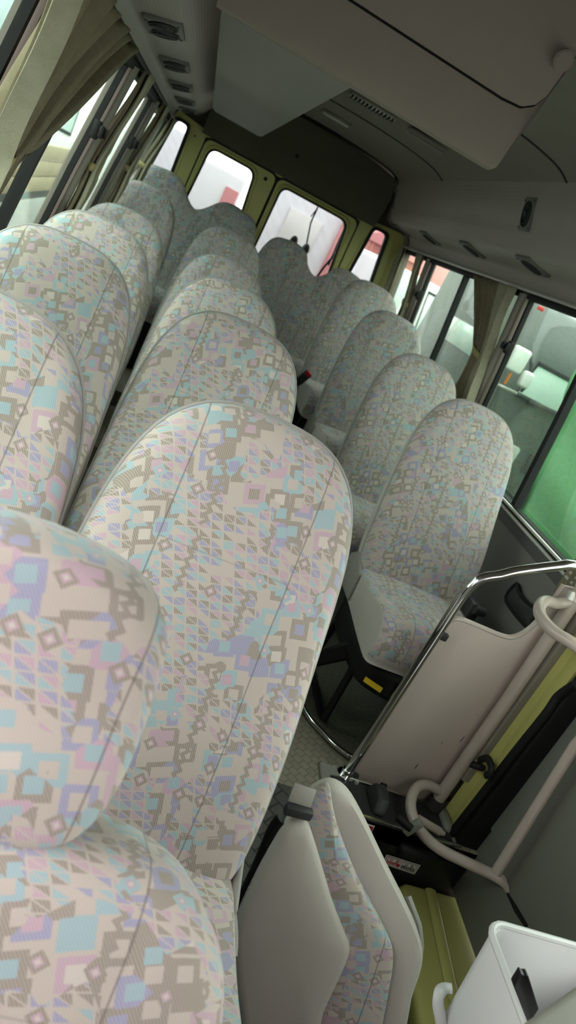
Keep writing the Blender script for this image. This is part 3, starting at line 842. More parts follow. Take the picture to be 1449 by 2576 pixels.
# ------------------------------------------------------------------ headrest seat in front (driver)
ds = thing('driver_seat', 'blurred patterned seat with headrest, nearest the camera', 'seat', (.045, .40, FLOOR), None, local=True)
half = [(0, 0), (.15, 0), (.22, .03), (.255, .12), (.262, .30), (.258, .42), (.245, .50), (.222, .565), (.185, .615), (.14, .645), (.08, .662), (0, .667)]
bm, edge = pad_mesh(mirror_outline(half), .13, .03, .045, (0, 0, .30), groove=.11)
b = obj('backrest', bm, ['fab', 'fab'], ds, ang=80); b.location = (.040, -.105, .20); b.rotation_euler = (math.radians(-22), 0, 0); b['local'] = 1
half = [(0, 0), (.07, .001), (.112, .012), (.134, .045), (.141, .10), (.139, .16), (.128, .212), (.10, .247), (.055, .264), (0, .269)]
bm, edge = pad_mesh(mirror_outline(half), .10, .022, .04, (0, 0, .13), groove=0)
h = obj('headrest', bm, ['fab', 'fab'], ds, ang=80); h.location = (-.048, .135, .80); h.rotation_euler = (math.radians(-14), 0, 0)
for sx in (-1, 1):
    bm = nb(); cyl(bm, (-.02+sx*.05, .15, .76), (-.02+sx*.05, .16, .86), .007, 10); obj('headrest_post', bm, 'chrome', ds)
c = obj('cushion', cushion_mesh(.48, -.55, -.03, .14), ['fab', 'side'], ds, ang=70); c.location = (0, 0, .33)
bm = nb(); box(bm, -.2, .2, -.5, -.05, .02, .19, .02); obj('seat_base', bm, 'bmetal', ds)

# ------------------------------------------------------------------ folded jump seat beside the door
fs = thing('folding_seat', 'folded-up grey and patterned jump seat beside the entrance step', 'seat', (.72, .95, FLOOR))
def slab(pix, plane, thick, bev, mis, name, mats, vecdir, dome=.012):
    pts = [plane(u, v) for u, v in pix]
    s = smooth_pts(pts, 3, True)
    n = Vector(vecdir).normalized(); c = sum(s, Vector())/len(s)
    bm = nb(); rings = []
    for k, d in ((.05, -dome), (.55, -dome*.8), (.85, -dome*.35), (.94, 0), (.985, bev*.45), (1.0, bev), (1.0, thick-bev), (.985, thick-bev*.45), (.94, thick), (.5, thick), (.05, thick)):
        rings.append([c+(p-c)*k+n*d for p in s])
    loft(bm, rings, True, True, True)
    if mis: mis(bm, c, n)
    return obj(name, bm, mats, fs, ang=60)
def plane_of(p0, a, b):
    p0 = Vector(p0); nn = Vector(a).cross(Vector(b))
    def f(u, v):
        r = ray(u, v); return r*(p0.dot(nn)/r.dot(nn))
    f.n = nn.normalized(); return f
# back half: large grey rear panel leaning toward the driver
pa = plane_of(P(745, 2066, y=1.05), (1, -.30, 0), (0, -.45, -.9))
def mis_a(bm, c, n):
    for f in bm.faces:
        m = f.calc_center_median(); d = (m-c).dot(n)
        f.material_index = 1 if d > .016 else 0
na = pa.n if pa.n.dot(ray(740, 2300)) > 0 else -pa.n
slab([(726, 2062), (770, 2070), (792, 2118), (835, 2260), (868, 2345), (884, 2392), (866, 2450), (815, 2560), (780, 2680), (640, 2700), (606, 2560), (592, 2440), (592, 2335), (640, 2220), (695, 2110)], pa, .07, .022, mis_a, 'backrest', ['side', 'fab'], na)
pb_ = plane_of(P(800, 1990, y=1.13), (1, -.42, 0), (0, -.45, -.9))
nb_ = pb_.n if pb_.n.dot(ray(740, 2300)) > 0 else -pb_.n
def mis_b(bm, c, n):
    for f in bm.faces: f.material_index = 1
slab([(772, 2010), (795, 1985), (832, 1974), (874, 1998), (915, 2065), (975, 2190), (1035, 2310), (1064, 2385), (1066, 2440), (1040, 2520), (1000, 2640), (800, 2700), (760, 2500), (745, 2300), (750, 2100)], pb_, .10, .03, mis_b, 'cushion', ['fab', 'side'], nb_, .004)
pc_ = plane_of(P(800, 1990, y=1.10), (1, -.42, 0), (0, -.45, -.9))
slab([(770, 2016), (790, 1990), (826, 1978), (838, 2040), (858, 2110), (900, 2215), (950, 2310), (980, 2370), (991, 2412), (980, 2500), (940, 2640), (800, 2690), (760, 2500), (745, 2300), (750, 2100)], pc_, .05, .015, lambda bm, c, n: None, 'cushion_cover', ['fab', 'fab'], nb_, .010)
bm = nb(); tube(bm, [P(1040, 2290, y=1.03)+Vector((.012, .05, -.02)), P(1068, 2365, y=.99)+Vector((.012, .05, -.02)), P(1074, 2420, y=.97)+Vector((.012, .05, -.02)), P(1062, 2490, y=.95)+Vector((.012, .05, -.02)), P(1035, 2570, y=.93)+Vector((.012, .05, -.02))], .008, 8)
obj('piping', bm, 'pipe', fs)
bm = nb(); tube(bm, smooth_pts([P(712, 2058, y=1.07), P(690, 2085, y=1.07), P(650, 2180, y=1.05), P(600, 2285, y=1.02), P(560, 2380, y=1.0), P(540, 2460, y=.98)], 4), .013, 10); obj('frame', bm, 'bmetal', fs)
bm = nb(); q = [P(722, 2045, y=1.04), P(775, 2058, y=1.04), P(772, 2068, y=1.035), P(720, 2056, y=1.035)]
c = P(750, 2044, y=1.06)
t = bmesh.new(); box(t, -.028, .028, -.008, .010, -.009, .011, .004, 2); merge(bm, t, 0, Matrix.Translation(c) @ Matrix.Rotation(-.05, 4, 'Y')); obj('latch', bm, 'dplastic', fs)
bm = nb(); t = bmesh.new(); box(t, -.024, .024, -.003, .003, .0, .035, .002); merge(bm, t, 0, Matrix.Translation(c+Vector((-.002, .01, .01))) @ Matrix.Rotation(-.5, 4, 'X')); obj('strap', bm, 'plastic', fs)
# side bolster and belt stalk of the largest aisle seat seen in the gap
bm = nb(); tube(bm, smooth_pts([P(576, 2240, y=.86), P(584, 2300, y=.84), P(588, 2360, y=.82), P(586, 2405, y=.80)], 4), .009, 10, flat=.6)
tag(rebase(obj('belt_stalk', bm, 'pipe')), 'grey fabric-covered belt stalk in the gap beside the folded seat', 'belt stalk')

# ------------------------------------------------------------------ entrance: step, partition, rails, door
YS = 1.64
bm = nb(); box(bm, 1.0, 1.56, YS, YS+.03, -1.75, FLOOR-.002); box(bm, 1.0, 1.03, .2, YS, -1.75, FLOOR-.002); box(bm, 1.0, 1.56, .2, YS, -1.80, -1.75)
struct(obj('trim_%d' % k, bm, 'bmetal', smooth=False)); k += 1
bm = nb(); box(bm, 1.03, 1.44, YS-.004, 1.785, FLOOR, FLOOR+.006, .002)
o = thing('step_edge', 'black step tread with bright metal nosing below the partition', 'step edge', (1.2, 1.71, FLOOR))
obj('tread', bm, 'dplastic', o, smooth=False)
bm = nb()
for y in (1.786, YS+.001): tube(bm, [(1.07, y, FLOOR+.010), (1.46, y, FLOOR+.010)], .0055, 8)
obj('nosing', bm, 'chrome', o)
bm = nb(); q = [P(805, 1925, z=FLOOR), P(833, 1930, z=FLOOR), P(838, 1985, z=FLOOR), P(812, 1990, z=FLOOR)]
prism(bm, [P(803, 1923, z=FLOOR+.001), P(846, 1935, z=FLOOR+.001), P(880, 1962, z=FLOOR+.001), P(826, 1952, z=FLOOR+.001), P(834, 2010, z=FLOOR+.001), P(812, 2012, z=FLOOR+.001)], (0, 0, .010)); 
pl_ = obj('corner_plate', bm, 'alu', o); pl_['label'] = 'bare metal corner plate'
bm = nb(); cyl(bm, P(814, 1934, z=FLOOR+.010), P(814, 1934, z=FLOOR+.010)+Vector((0, 0, .003)), .005, 10); obj('rivet', bm, 'alu', o)
# rubber stopper
st = P(958, 2010, y=1.70)
o = thing('door_stop', 'black rubber door stop with two round holes on the step', 'door stop', (st.x, st.y, FLOOR+.006))
bm = nb()
prism(bm, [(1.150, 1.662, FLOOR+.006), (1.150, 1.765, FLOOR+.006), (1.155, 1.765, FLOOR+.03), (1.160, 1.755, FLOOR+.052), (1.162, 1.73, FLOOR+.056), (1.162, 1.69, FLOOR+.048), (1.158, 1.665, FLOOR+.02)], (.036, -.003, 0), .007, seg=3); obj('stop_body', bm, 'dplastic', o)
for u, v in ((960, 1976), (958, 2016)):
    bm = nb(); c = P(u, v, x=1.19); cyl(bm, (1.188, c.y, c.z), (1.205, c.y, c.z), .009, 14); obj('hole', bm, 'black', o)
# chrome rail
base = P(866, 1954, z=FLOOR)
YP = base.y
o = thing('chrome_rail', 'chrome grab rail rising from the floor and bending over the partition', 'rail', (base.x, YP, FLOOR))
bend = [(base.x, YP, FLOOR+.01), (base.x, YP, -1.0)]
tp = [(base.x, YP, -.72), (base.x+.003, YP, -.645), (base.x+.022, YP, -.593), (base.x+.065, YP, -.562)]
end = [P(1300, 1437, y=YP), P(1400, 1424, y=YP), P(1449, 1423, y=YP), (1.50, YP, -.42)]
bm = nb(); tube(bm, [bend[0], bend[1]]+smooth_pts(tp+[tuple(e) for e in end], 6), .0145, 16); obj('rail_tube', bm, 'chrome', o)
bm = nb(); cyl(bm, (base.x, YP, FLOOR+.004), (base.x, YP, FLOOR+.012), .030, 20); cyl(bm, (base.x, YP, FLOOR+.012), (base.x, YP, FLOOR+.030), .019, 16); obj('foot_flange', bm, 'chrome', o)
for dx, dy in ((-.035, .018), (.03, .03), (.035, -.02)):
    bm = nb(); cyl(bm, (base.x+dx, YP+dy, FLOOR+.006), (base.x+dx, YP+dy, FLOOR+.014), .007, 8); obj('bolt', bm, 'alu', o)
# partition panel
YQ = YP+.012
def Q(u, v): return P(u, v, y=YQ)
out = [Q(893, 1940), Q(940, 1866), Q(1010, 1756), Q(1080, 1646), Q(1118, 1583), Q(1136, 1565), Q(1160, 1561), Q(1215, 1583), Q(1262, 1602), Q(1293, 1606), Q(1330, 1588), Q(1372, 1545), Q(1420, 1475)]
out += [Vector((1.455, YQ, -.50)), Vector((1.455, YQ, -1.34)), Q(1060, 2010), Q(985, 2008), Q(930, 1985), Q(902, 1968)]
bm = nb(); prism(bm, out, (0, .014, 0), .0025)
o = thing('partition', 'beige scratched partition panel between the entrance step and first single seat', 'partition', (1.26, YQ, FLOOR))
obj('panel', bm, 'panel', o, ang=50)
bm = nb(); tube(bm, smooth_pts([out[i]+Vector((0, .007, 0)) for i in range(3, 13)], 4), .0085, 8); obj('edge_bead', bm, 'beige', o)
for u, v in ((1118, 1603), (893, 1955)):
    bm = nb(); c = P(u, v, y=YP); box(bm, base.x, c.x+.01, YP-.006, YP+.010, c.z-.012, c.z+.012, .004); obj('clamp', bm, 'dplastic', o)
# stanchion with its loops and the door rail
o = thing('stanchion', 'beige vertical stanchion with two looped grab handles by the door', 'rail', (1.40, 1.78, FLOOR))
bm = nb(); tube(bm, [(1.405, 1.785, -1.355), (1.400, 1.785, -.9), (1.385, 1.785, -.45), (1.36, 1.785, .22)], .0205, 16); obj('post', bm, 'beige', o)
lowpts = [(1.400, 1.785, -1.30), P(1085, 1978, y=1.785), P(1060, 1975, y=1.775), P(1042, 1990, y=1.75), P(1033, 2025, y=1.70), P(1043, 2065, y=1.655), P(1070, 2105, y=1.615), P(1110, 2138, y=1.58), P(1170, 2168, y=1.55), P(1235, 2198, y=1.52), P(1272, 2222, y=1.49), P(1288, 2245, y=1.46), (1.55, 1.44, -1.31)]
bm = nb(); tube(bm, smooth_pts(lowpts, 5), .0165, 14); obj('lower_loop', bm, 'beige', o)
up = [(1.383, 1.785, -.545), P(1400, 1518, y=1.78), P(1372, 1512, y=1.75), P(1358, 1525, y=1.71), P(1358, 1545, y=1.67), P(1372, 1568, y=1.63), P(1400, 1594, y=1.59), P(1449, 1625, y=1.55), (1.42, 1.49, -.60), (1.55, 1.46, -.60)]
bm = nb(); tube(bm, smooth_pts(up, 5), .0165, 14); obj('upper_loop', bm, 'beige', o)
bm = nb(); tube(bm, [P(1247, 2196, x=1.465), P(1449, 1872, x=1.465), (1.465, 1.51, -.60)], .0155, 14); obj('door_rail', bm, 'beige', o)
bm = nb(); cyl(bm, P(1052, 2060, y=1.66), P(1106, 2092, y=1.66), .013, 14); cyl(bm, P(1100, 2088, y=1.66), P(1116, 2097, y=1.66), .008, 10); obj('spigot', bm, 'beige', o)
bm = nb(); c = (1.405, 1.785, -1.355); cyl(bm, (1.405, 1.785, -1.36), (1.405, 1.785, -1.325), .032, 16, r1=.026); obj('foot_boot', bm, 'dplastic', o)
bm = nb(); cyl(bm, P(1440, 1512, x=1.386), P(1449, 1492, x=1.386), .026, 16); obj('collar', bm, 'alu', o)
# door motor cover behind the post foot
c = P(1125, 2045, y=1.74)
bm = nb(); box(bm, 1.42, 1.455, 1.69, 1.80, -1.43, -1.345, .015, 3); tag(rebase(obj('mechanism_cover', bm, 'dash')), 'rounded dark grey plastic cover at the foot of the stanchion', 'cover')
bm = nb(); box(bm, 1.26, 1.40, 1.60, 1.636, -1.44, -1.395, .015, 3)
cyl(bm, P(1000, 2055, y=1.625), P(1035, 2085, y=1.60), .012, 14)
tag(rebase(obj('opening_mechanism', bm, 'black')), 'black door opening mechanism under the lower grab loop', 'door mechanism')
bm = nb(); t = bmesh.new(); box(t, -.014, .014, -.012, .012, -.034, .03, .008, 3); merge(bm, t, 0, Matrix.Translation(P(1040, 2080, y=1.61)) @ Matrix.Rotation(.45, 4, 'Y')); tag(rebase(obj('release_lever', bm, 'dash')), 'grey rounded release lever tucked under the lower grab loop', 'lever')
# stickers on the black riser
def sticker(c00, c10, c11, c01, y, label, build):
    ps = [P(*c, y=y) for c in (c00, c10, c11, c01)]
    o = thing('sticker', label, 'sticker', sum(ps, Vector())/4)
    bm = nb(); prism(bm, ps, (0, -.0012, 0)); obj('backing', bm, 'white', o, smooth=False)
    def at(a, b, d=.0016):
        p = ps[0]*(1-a)*(1-b)+ps[1]*a*(1-b)+ps[2]*a*b+ps[3]*(1-a)*b; return p-Vector((0, d, 0))
    build(o, at); return o
def quad(bm, at, a0, a1, b0, b1, d=.0016, th=-.0003, sk=0.0):
    prism(bm, [at(a0+sk*b0, b0, d), at(a1+sk*b0, b0, d), at(a1+sk*b1, b1, d), at(a0+sk*b1, b1, d)], (0, th, 0))
def text_on(o, name, s, at, a0, a1, b0, b1, mat, d=.0022):
    cu = bpy.data.curves.new(name, 'FONT'); cu.body = s; cu.size = 1.0; cu.align_x = 'LEFT'
    tmp = bpy.data.objects.new(name, cu); COL.objects.link(tmp)
    dg = bpy.context.evaluated_depsgraph_get(); me = bpy.data.meshes.new_from_object(tmp.evaluated_get(dg))
    bpy.data.objects.remove(tmp)
    xs = [v.co.x for v in me.vertices]; ys = [v.co.y for v in me.vertices]
    if not xs: return
    x0, x1, y0, y1 = min(xs), max(xs), min(ys), max(ys)
    w = world_loc(o)
    for v in me.vertices:
        a = a0+(a1-a0)*(v.co.x-x0)/(x1-x0); b = b1+(b0-b1)*(v.co.y-y0)/max(y1-y0, .001)
        v.co = at(a, b, d)-w
    me.materials.clear(); me.materials.append(M[mat])
    t = bpy.data.objects.new(name, me); COL.objects.link(t); t.parent = o
def man_auto(o, at):
    bm = nb()
    for a0, a1, b0, b1 in ((.03, .97, .06, .09), (.03, .97, .91, .94), (.03, .042, .06, .94), (.958, .97, .06, .94)): quad(bm, at, a0, a1, b0, b1)
    quad(bm, at, .52, .93, .56, .84, .0016, sk=0)
    for a0, a1, b0, b1 in ((.53, .93, .17, .19), (.53, .93, .52, .54), (.53, .537, .17, .54), (.92, .93, .17, .54)): quad(bm, at, a0, a1, b0, b1)
    obj('print_black', bm, 'black', o, smooth=False)
    bm = nb(); quad(bm, at, .07, .48, .56, .84)
    for a0, a1, b0, b1 in ((.08, .48, .17, .19), (.08, .48, .52, .54), (.08, .087, .17, .54), (.47, .48, .17, .54)): quad(bm, at, a0, a1, b0, b1)
    obj('print_red', bm, 'redst', o, smooth=False)
    text_on(o, 'lettering', 'MANUAL', at, .09, .40, .60, .81, 'white')
    text_on(o, 'lettering', 'AUTOMATIC', at, .54, .91, .60, .81, 'white')
    text_on(o, 'lettering', '\u624b  \u52d5', at, .14, .42, .22, .50, 'redst')
    text_on(o, 'lettering', '\u81ea  \u52d5', at, .60, .86, .22, .50, 'black')
sticker((972, 2149), (1058, 2176), (1042, 2199), (962, 2172), 1.636, 'MANUAL and AUTOMATIC sticker on the black step riser', man_auto)
def red_part(o, at):
    bm = nb(); quad(bm, at, .05, .95, .1, .6); obj('print_red', bm, 'redst', o, smooth=False)
sticker((912, 2068), (943, 2078), (930, 2100), (900, 2092), 1.636, 'red and white sticker half hidden behind the folded seat', red_part)
# yellow sill, jamb, seal, pillar trim
bm = nb(); prism(bm, [(1.33, 1.60, -1.54), (1.36, 1.635, -1.54), (1.60, 1.635, -1.54), (1.60, .4, -1.54), (1.25, .4, -1.54), (1.27, 1.1, -1.54), (1.31, 1.45, -1.54)], (0, 0, -.25), .02, seg=3)
t = bmesh.new(); tube(t, [(1.41, .4, -1.537), (1.415, 1.3, -1.537), (1.45, 1.62, -1.537)], .02, 8, flat=.5); merge(bm, t)
struct(obj('trim_%d' % k, bm, 'yellow'), 'yellow-green door sill below the entrance door'); k += 1
bm = nb()
jam = [(1.455, 1.688), (1.452, 1.72), (1.46, 1.745), (1.44, 1.775), (1.50, 1.80), (1.58, 1.80), (1.58, 1.688)]
loft(bm, [[(x+wx(max(z, -.62))-1.56 if z > -.62 else x, y, z) for x, y in jam] for z in (.2, -.16, -.55, -.65, -.9, -1.2, -1.56)], True, True, True)
struct(obj('trim_%d' % k, bm, 'yellow'), 'yellow-green door jamb'); k += 1
bm = nb(); loft(bm, [[(x, y, z) for x, y in ((1.425, 1.765), (1.412, 1.79), (1.418, 1.83), (1.50, 1.84), (1.50, 1.765))] for z in (.2, -.6, -1.2, -1.22)], True, True, True)
struct(obj('trim_%d' % k, bm, 'pillar'), 'beige pillar trim beside the entrance door'); k += 1
bm = nb(); tube(bm, smooth_pts([P(1449, 1722, x=1.452), P(1405, 1752, x=1.452), P(1375, 1795, x=1.45), P(1300, 1888, x=1.45), P(1200, 2016, x=1.45), P(1115, 2125, x=1.45), P(1085, 2170, x=1.45)], 5), .014, 12)
box(bm, 1.458, 1.57, 1.656, 1.685, -1.56, -.56, .006)
struct(obj('trim_%d' % k, bm, 'black'), 'black rubber door seal'); k += 1
d3 = nb(); prism(d3, [(1.530, 1.68, -1.53), (1.530, 1.68, -.55), (1.530, .3, -.55), (1.530, .3, -1.53)], (.05, 0, 0), .006)
d3 = struct(obj('door_3', d3, 'door'), 'dark grey entrance door panel')
bm = nb(); prism(bm, [P(1215, 2040, x=1.53), P(1262, 2135, x=1.53), P(1275, 2250, x=1.53), P(1330, 2340, x=1.53), (1.53, .32, -1.46), (1.53, .32, -.60), (1.53, 1.66, -.60)], (-.008, 0, 0), .003)
obj('inner_panel', bm, 'door', d3)
bm = nb(); tube(bm, [P(1277, 2248, x=1.522), P(1300, 2290, x=1.522), P(1326, 2332, x=1.522)], [.004, .008, .006], 8); obj('dark_gap', bm, 'black', d3)  # black strip stands in for the shade in the door's open gap
bm = nb(); post(bm, 1, 1.0, 1.33, -.014, -.010, ZT, -.55); obj('pane', bm, 'gside', d3, smooth=False)
# coil hook on the jamb
o = thing('strap_hook', 'black corrugated strap end with a hook on the yellow door jamb', 'hook', P(1205, 1920, x=1.44))
bm = nb(); a, b = P(1172, 1918, x=1.425), P(1215, 1932, x=1.42)
pts = [a+(b-a)*i/40 for i in range(41)]; tube(bm, pts, [.009+.003*math.sin(i*PI/2.2) for i in range(41)], 10); obj('coil', bm, 'black', o)
bm = nb(); tube(bm, smooth_pts([P(1206, 1912, x=1.415), P(1225, 1908, x=1.412), P(1235, 1925, x=1.41), P(1233, 1945, x=1.41), P(1222, 1950, x=1.412)], 4), [.008]*17, 10, flat=1.5); obj('hook_head', bm, 'black', o)
# net pocket on the wall
o = thing('net_pocket', 'black mesh pocket on the grey wall beside the grab loop', 'pocket', P(1310, 1525, x=1.545))
fr = smooth_pts([P(1300, 1468, x=1.545), P(1272, 1503, x=1.545), P(1292, 1540, x=1.545), P(1325, 1576, x=1.545), P(1338, 1562, x=1.545), P(1352, 1538, x=1.545), P(1325, 1515, x=1.545), P(1306, 1490, x=1.545)], 3, True)
bm = nb(); tube(bm, fr, .007, 8, True); obj('pocket_frame', bm, 'black', o)
c = sum(fr, Vector())/len(fr); bm = nb(); loft(bm, [[c+(p-c)*s+Vector((-.012*(1-s), 0, 0)) for p in fr] for s in (.05, .5, 1.0)], True, True); obj('net', bm, 'dplastic', o)
bm = nb(); box(bm, 1.50, 1.55, P(1355, 1560, x=1.5).y-.02, P(1355, 1560, x=1.5).y+.02, -.76, -.70, .006); obj('clip', bm, 'black', o)

# ------------------------------------------------------------------ bin and the dash corner
ZR = -.80
A = P(1243, 2333, z=ZR); bx0, bx1, by0, by1 = A.x-.012, A.x+.27, A.y-.235, A.y+.010
o = thing('waste_bin', 'light grey open-topped plastic waste bin beside the entrance door', 'bin', ((bx0+bx1)/2, (by0+by1)/2, FLOOR))
def rr(x0, x1, y0, y1, r, z, n=5):
    pts = []
    for cx, cy, a0 in ((x1-r, y1-r, 0), (x0+r, y1-r, PI/2), (x0+r, y0+r, PI), (x1-r, y0+r, 1.5*PI)):
        for i in range(n+1): pts.append(Vector((cx+r*math.cos(a0+PI/2*i/n), cy+r*math.sin(a0+PI/2*i/n), z)))
    return pts
def bt(z): return .045*(ZR-z)/.5
bm = nb()
def brow(z, ins): t_ = bt(z)+ins; return rr(bx0+t_, bx1-t_, by0+t_, by1-t_, .035, z)
loft(bm, [brow(-1.34, 0), brow(-1.2, 0), brow(-1.0, 0), brow(ZR-.004, 0), brow(ZR, .003), brow(ZR-.004, .006), brow(-1.0, .006), brow(-1.325, .006)], True, True, True)
obj('body', bm, 'bin', o)
bm = nb(); tube(bm, brow(ZR, .0), .006, 8, True); obj('rim', bm, 'bin', o)
bm = nb(); tube(bm, smooth_pts([P(1136, 2488, y=A.y+.0), P(1118, 2486, y=A.y-.0), P(1106, 2498, y=A.y-.02), P(1102, 2525, y=A.y-.03), P(1108, 2560, y=A.y-.04), P(1114, 2600, y=A.y-.05)], 4), .010, 10, flat=.6); obj('holder_strap', bm, 'bin', o)
c = Vector(((bx0+bx1)/2, (by0+by1)/2, 0))
bm = nb(); q = [P(1292, 2482, y=by0+.06), P(1312, 2450, y=by0+.06), P(1318, 2457, y=by0+.06), P(1330, 2456, y=by0+.06), P(1356, 2540, y=by0+.06), P(1330, 2580, y=by0+.06)]
prism(bm, q, (0, .012, 0), .002)
b_ = obj('bracket', bm, 'bmetal'); tag(rebase(b_), 'black metal bracket standing inside the waste bin', 'bracket')
bm = nb(); zt = -.62
q = [P(1338, 2556, z=zt), P(1449, 2478, z=zt), P(1700, 2310, z=zt), P(1900, 2600, z=zt), P(1500, 2800, z=zt), P(1290, 2590, z=zt)]
prism(bm, q, (0, 0, -.06), .010, seg=3)
tag(rebase(obj('dash_corner', bm, 'dash')), 'grey dashboard corner in front of the waste bin', 'dashboard')

# ------------------------------------------------------------------ outside
bm = nb(); box(bm, -40, 40, -20, 60, FLOOR-.62, FLOOR-.60); struct(obj('ground', bm, 'asphalt'))
def vehicle(x0, x1, y0, y1, zb, zh, zw0, zw1, wx0, wx1, slope, label, kind, paint, screen):
    """vehicle parked alongside, nose toward -y; windscreen between heights zw0..zw1"""
    o = thing('vehicle', label, kind, ((x0+x1)/2, (y0+y1)/2, FLOOR-.6))
    w = x1-x0; bm = nb()
    prism(bm, [(x0, y0, zb), (x0, y0, zw0-.02), (x0, y0+slope, zw1+.02), (x0, y0+slope+.10, zh), (x0, y1, zh), (x0, y1, zb)], (w, 0, 0), .045, seg=3); obj('body', bm, paint, o)
    n = Vector((0, -(zw1-zw0), slope)).normalized()
    def p(x, t, d=.004): return Vector((x, y0+slope*t, zw0+(zw1-zw0)*t))+n*d
    q = lambda d: [p(wx0, .02, d), p(wx1, .02, d), p(wx1-.05, .97, d), p(wx0+.05, .97, d)]
    bm = nb(); prism(bm, q(.0), n*.012, .004); obj('windscreen', bm, screen, o)
    bm = nb(); tube(bm, q(.010), .016, 8, True); obj('windscreen_seal', bm, 'vdark', o)
    L = wx1-wx0
    for k in (.06, .48):
        bm = nb(); tube(bm, [p(wx0+L*k, -.03, .02), p(wx0+L*(k+.25), .10, .02), p(wx0+L*(k+.42), .13, .02)], [.016, .012, .008], 8); obj('wiper', bm, 'vdark', o)
    for x, d in ((x0, -1), (x1, 1)):
        bm = nb(); box(bm, x-.004, x+.004, y0+slope+.25, y0+slope+1.0, zw0+.06, zw1, .003); obj('side_window', bm, screen, o)
    for a in (.10, .76):
        bm = nb(); box(bm, x0+w*a, x0+w*(a+.14), y0-.03, y0+.02, zw0-.42, zw0-.28, .02); obj('headlamp', bm, 'lens', o)
    bm = nb(); box(bm, x0+w*.28, x0+w*.72, y0-.015, y0+.01, zw0-.42, zw0-.28, .01); obj('grille', bm, 'vdark', o)
    bm = nb(); box(bm, x0+.02, x1-.02, y0-.05, y0+.02, zb+.02, zb+.20, .03); obj('bumper', bm, 'vdark', o)
    for yy in (y0+.6, y1-.6):
        for x in (x0+.14, x1-.14):
            bm = nb(); cyl(bm, (x-.11, yy, FLOOR-.27), (x+.11, yy, FLOOR-.27), .33, 24); obj('wheel', bm, 'black', o)
    return o
v1 = vehicle(1.98, 3.66, 6.25, 9.4, FLOOR-.3, .115, -.37, .035, 2.03, 3.6, .38, 'white van outside the middle right window', 'van', 'vwhite', 'vlight')
bm = nb(); box(bm, 2.28, 2.56, 7.5, 7.9, .117, .32, .03); tag(rebase(obj('roof_box', bm, 'roofred')), 'faded red box on the roof of the white van outside', 'box')
vehicle(2.72, 4.4, 10.6, 13.8, FLOOR-.3, .185, -.30, .04, 2.77, 4.3, .40, 'white van further back outside the short rear right window', 'van', 'vwhite', 'vlight')
tr = vehicle(1.97, 3.9, 4.42, 6.1, FLOOR-.3, .295, -.265, -.035, 2.20, 3.8, .05, 'dark grey truck cab outside the front right window', 'truck', 'vgrey', 'vlight')
bm = nb(); tube(bm, smooth_pts([P(1325, 880, y=4.36), P(1336, 900, y=4.30), P(1330, 960, y=4.26), P(1310, 985, y=4.27)], 4), .010, 8); obj('mirror_arm', bm, 'vdark', tr)
for (u, v), (a, b_) in (((1302, 905), (.055, .075)), ((1322, 955), (.035, .05))):
    c = P(u, v, y=4.26); bm = nb(); box(bm, c.x-a, c.x+a, c.y-.03, c.y+.03, c.z-b_, c.z+b_, .02, 3); obj('wing_mirror', bm, 'vwhite', tr)
c = P(1278, 950, y=4.26); bm = nb(); box(bm, c.x-.006, c.x+.006, c.y-.01, c.y+.01, c.z-.04, c.z+.04, .003); obj('reflector', bm, 'orange', tr)
c = P(1362, 777, y=4.45); bm = nb(); box(bm, c.x-.02, c.x+.02, 4.45, 4.47, c.z-.012, c.z+.012, .004); obj('roof_marker', bm, 'red', tr)
bm = nb(); tube(bm, [P(1240, 962, y=4.38), P(1300, 990, y=4.36)], .010, 8); obj('grab_bar', bm, 'alu', tr)
bm = nb(); box(bm, 5.8, 12, 15.5, 22, FLOOR-.6, 2.2); tag(rebase(obj('shed', bm, 'vwhite')), 'pale industrial shed beyond the vans on the right', 'building')
# green tarpaulin over a stacked load
bm = nb(); rows = []
for i in range(41):
    a = i/40; row = []
    for j in range(31):
        t = j/30; z = .34*(1-t)+(FLOOR-.5)*t
        y = 2.1+(3.985+.36*z-2.1)*a
        x = 2.20+.05*t+.030*math.sin(7*a+5*t)*a+.022*math.sin(19*a-9*t)+.012*math.sin(33*t+5*a)+.03*max(0, a-.93)*8
        row.append(Vector((x, y, z)))
    rows.append(row)
loft(bm, rows, False)
loft(bm, [[r_[0] for r_ in rows], [r_[0]+Vector((.8, 0, .05)) for r_ in rows], [r_[0]+Vector((1.6, 0, .0)) for r_ in rows]], False)
loft(bm, [rows[-1], [p_+Vector((1.5, .02, 0)) for p_ in rows[-1]]], False)
bmesh.ops.remove_doubles(bm, verts=bm.verts, dist=.0005)
tp_ = obj('tarpaulin', bm, 'tarp', ang=180, recalc=False); md = tp_.modifiers.new('thickness', 'SOLIDIFY'); md.thickness = .006
tag(rebase(tp_), 'green tarpaulin draped over a load outside the front right window', 'tarpaulin')
# left side: white truck, timber flatbed, box lorry
vehicle(-3.1, -1.35, 8.9, 12.5, FLOOR-.3, .36, -.27, .22, -3.0, -1.42, .30, 'white truck cab outside the left side windows', 'truck', 'vwhite', 'vglass')
o = thing('flatbed', 'tan timber-sided flatbed outside the left windows', 'flatbed', (-2.2, 7.5, FLOOR-.6))
bm = nb(); box(bm, -3.05, -1.33, 6.1, 8.6, -.86, -.78); obj('deck', bm, 'vdark', o)
for nm_, (a0, a1, b0, b1) in (('side_board', (-1.34, -1.30, 6.1, 8.6)), ('side_board', (-3.09, -3.05, 6.1, 8.6)), ('tail_board', (-3.09, -1.30, 6.06, 6.10))):
    bm = nb()
    for kz in range(3): box(bm, a0, a1, b0, b1, -.78+kz*.14, -.65+kz*.14, .01)
    obj(nm_, bm, 'wood', o)
for x in (-2.9, -1.5):
    bm = nb(); cyl(bm, (x-.1, 7.4, FLOOR-.25), (x+.1, 7.4, FLOOR-.25), .34, 20); obj('wheel', bm, 'black', o)
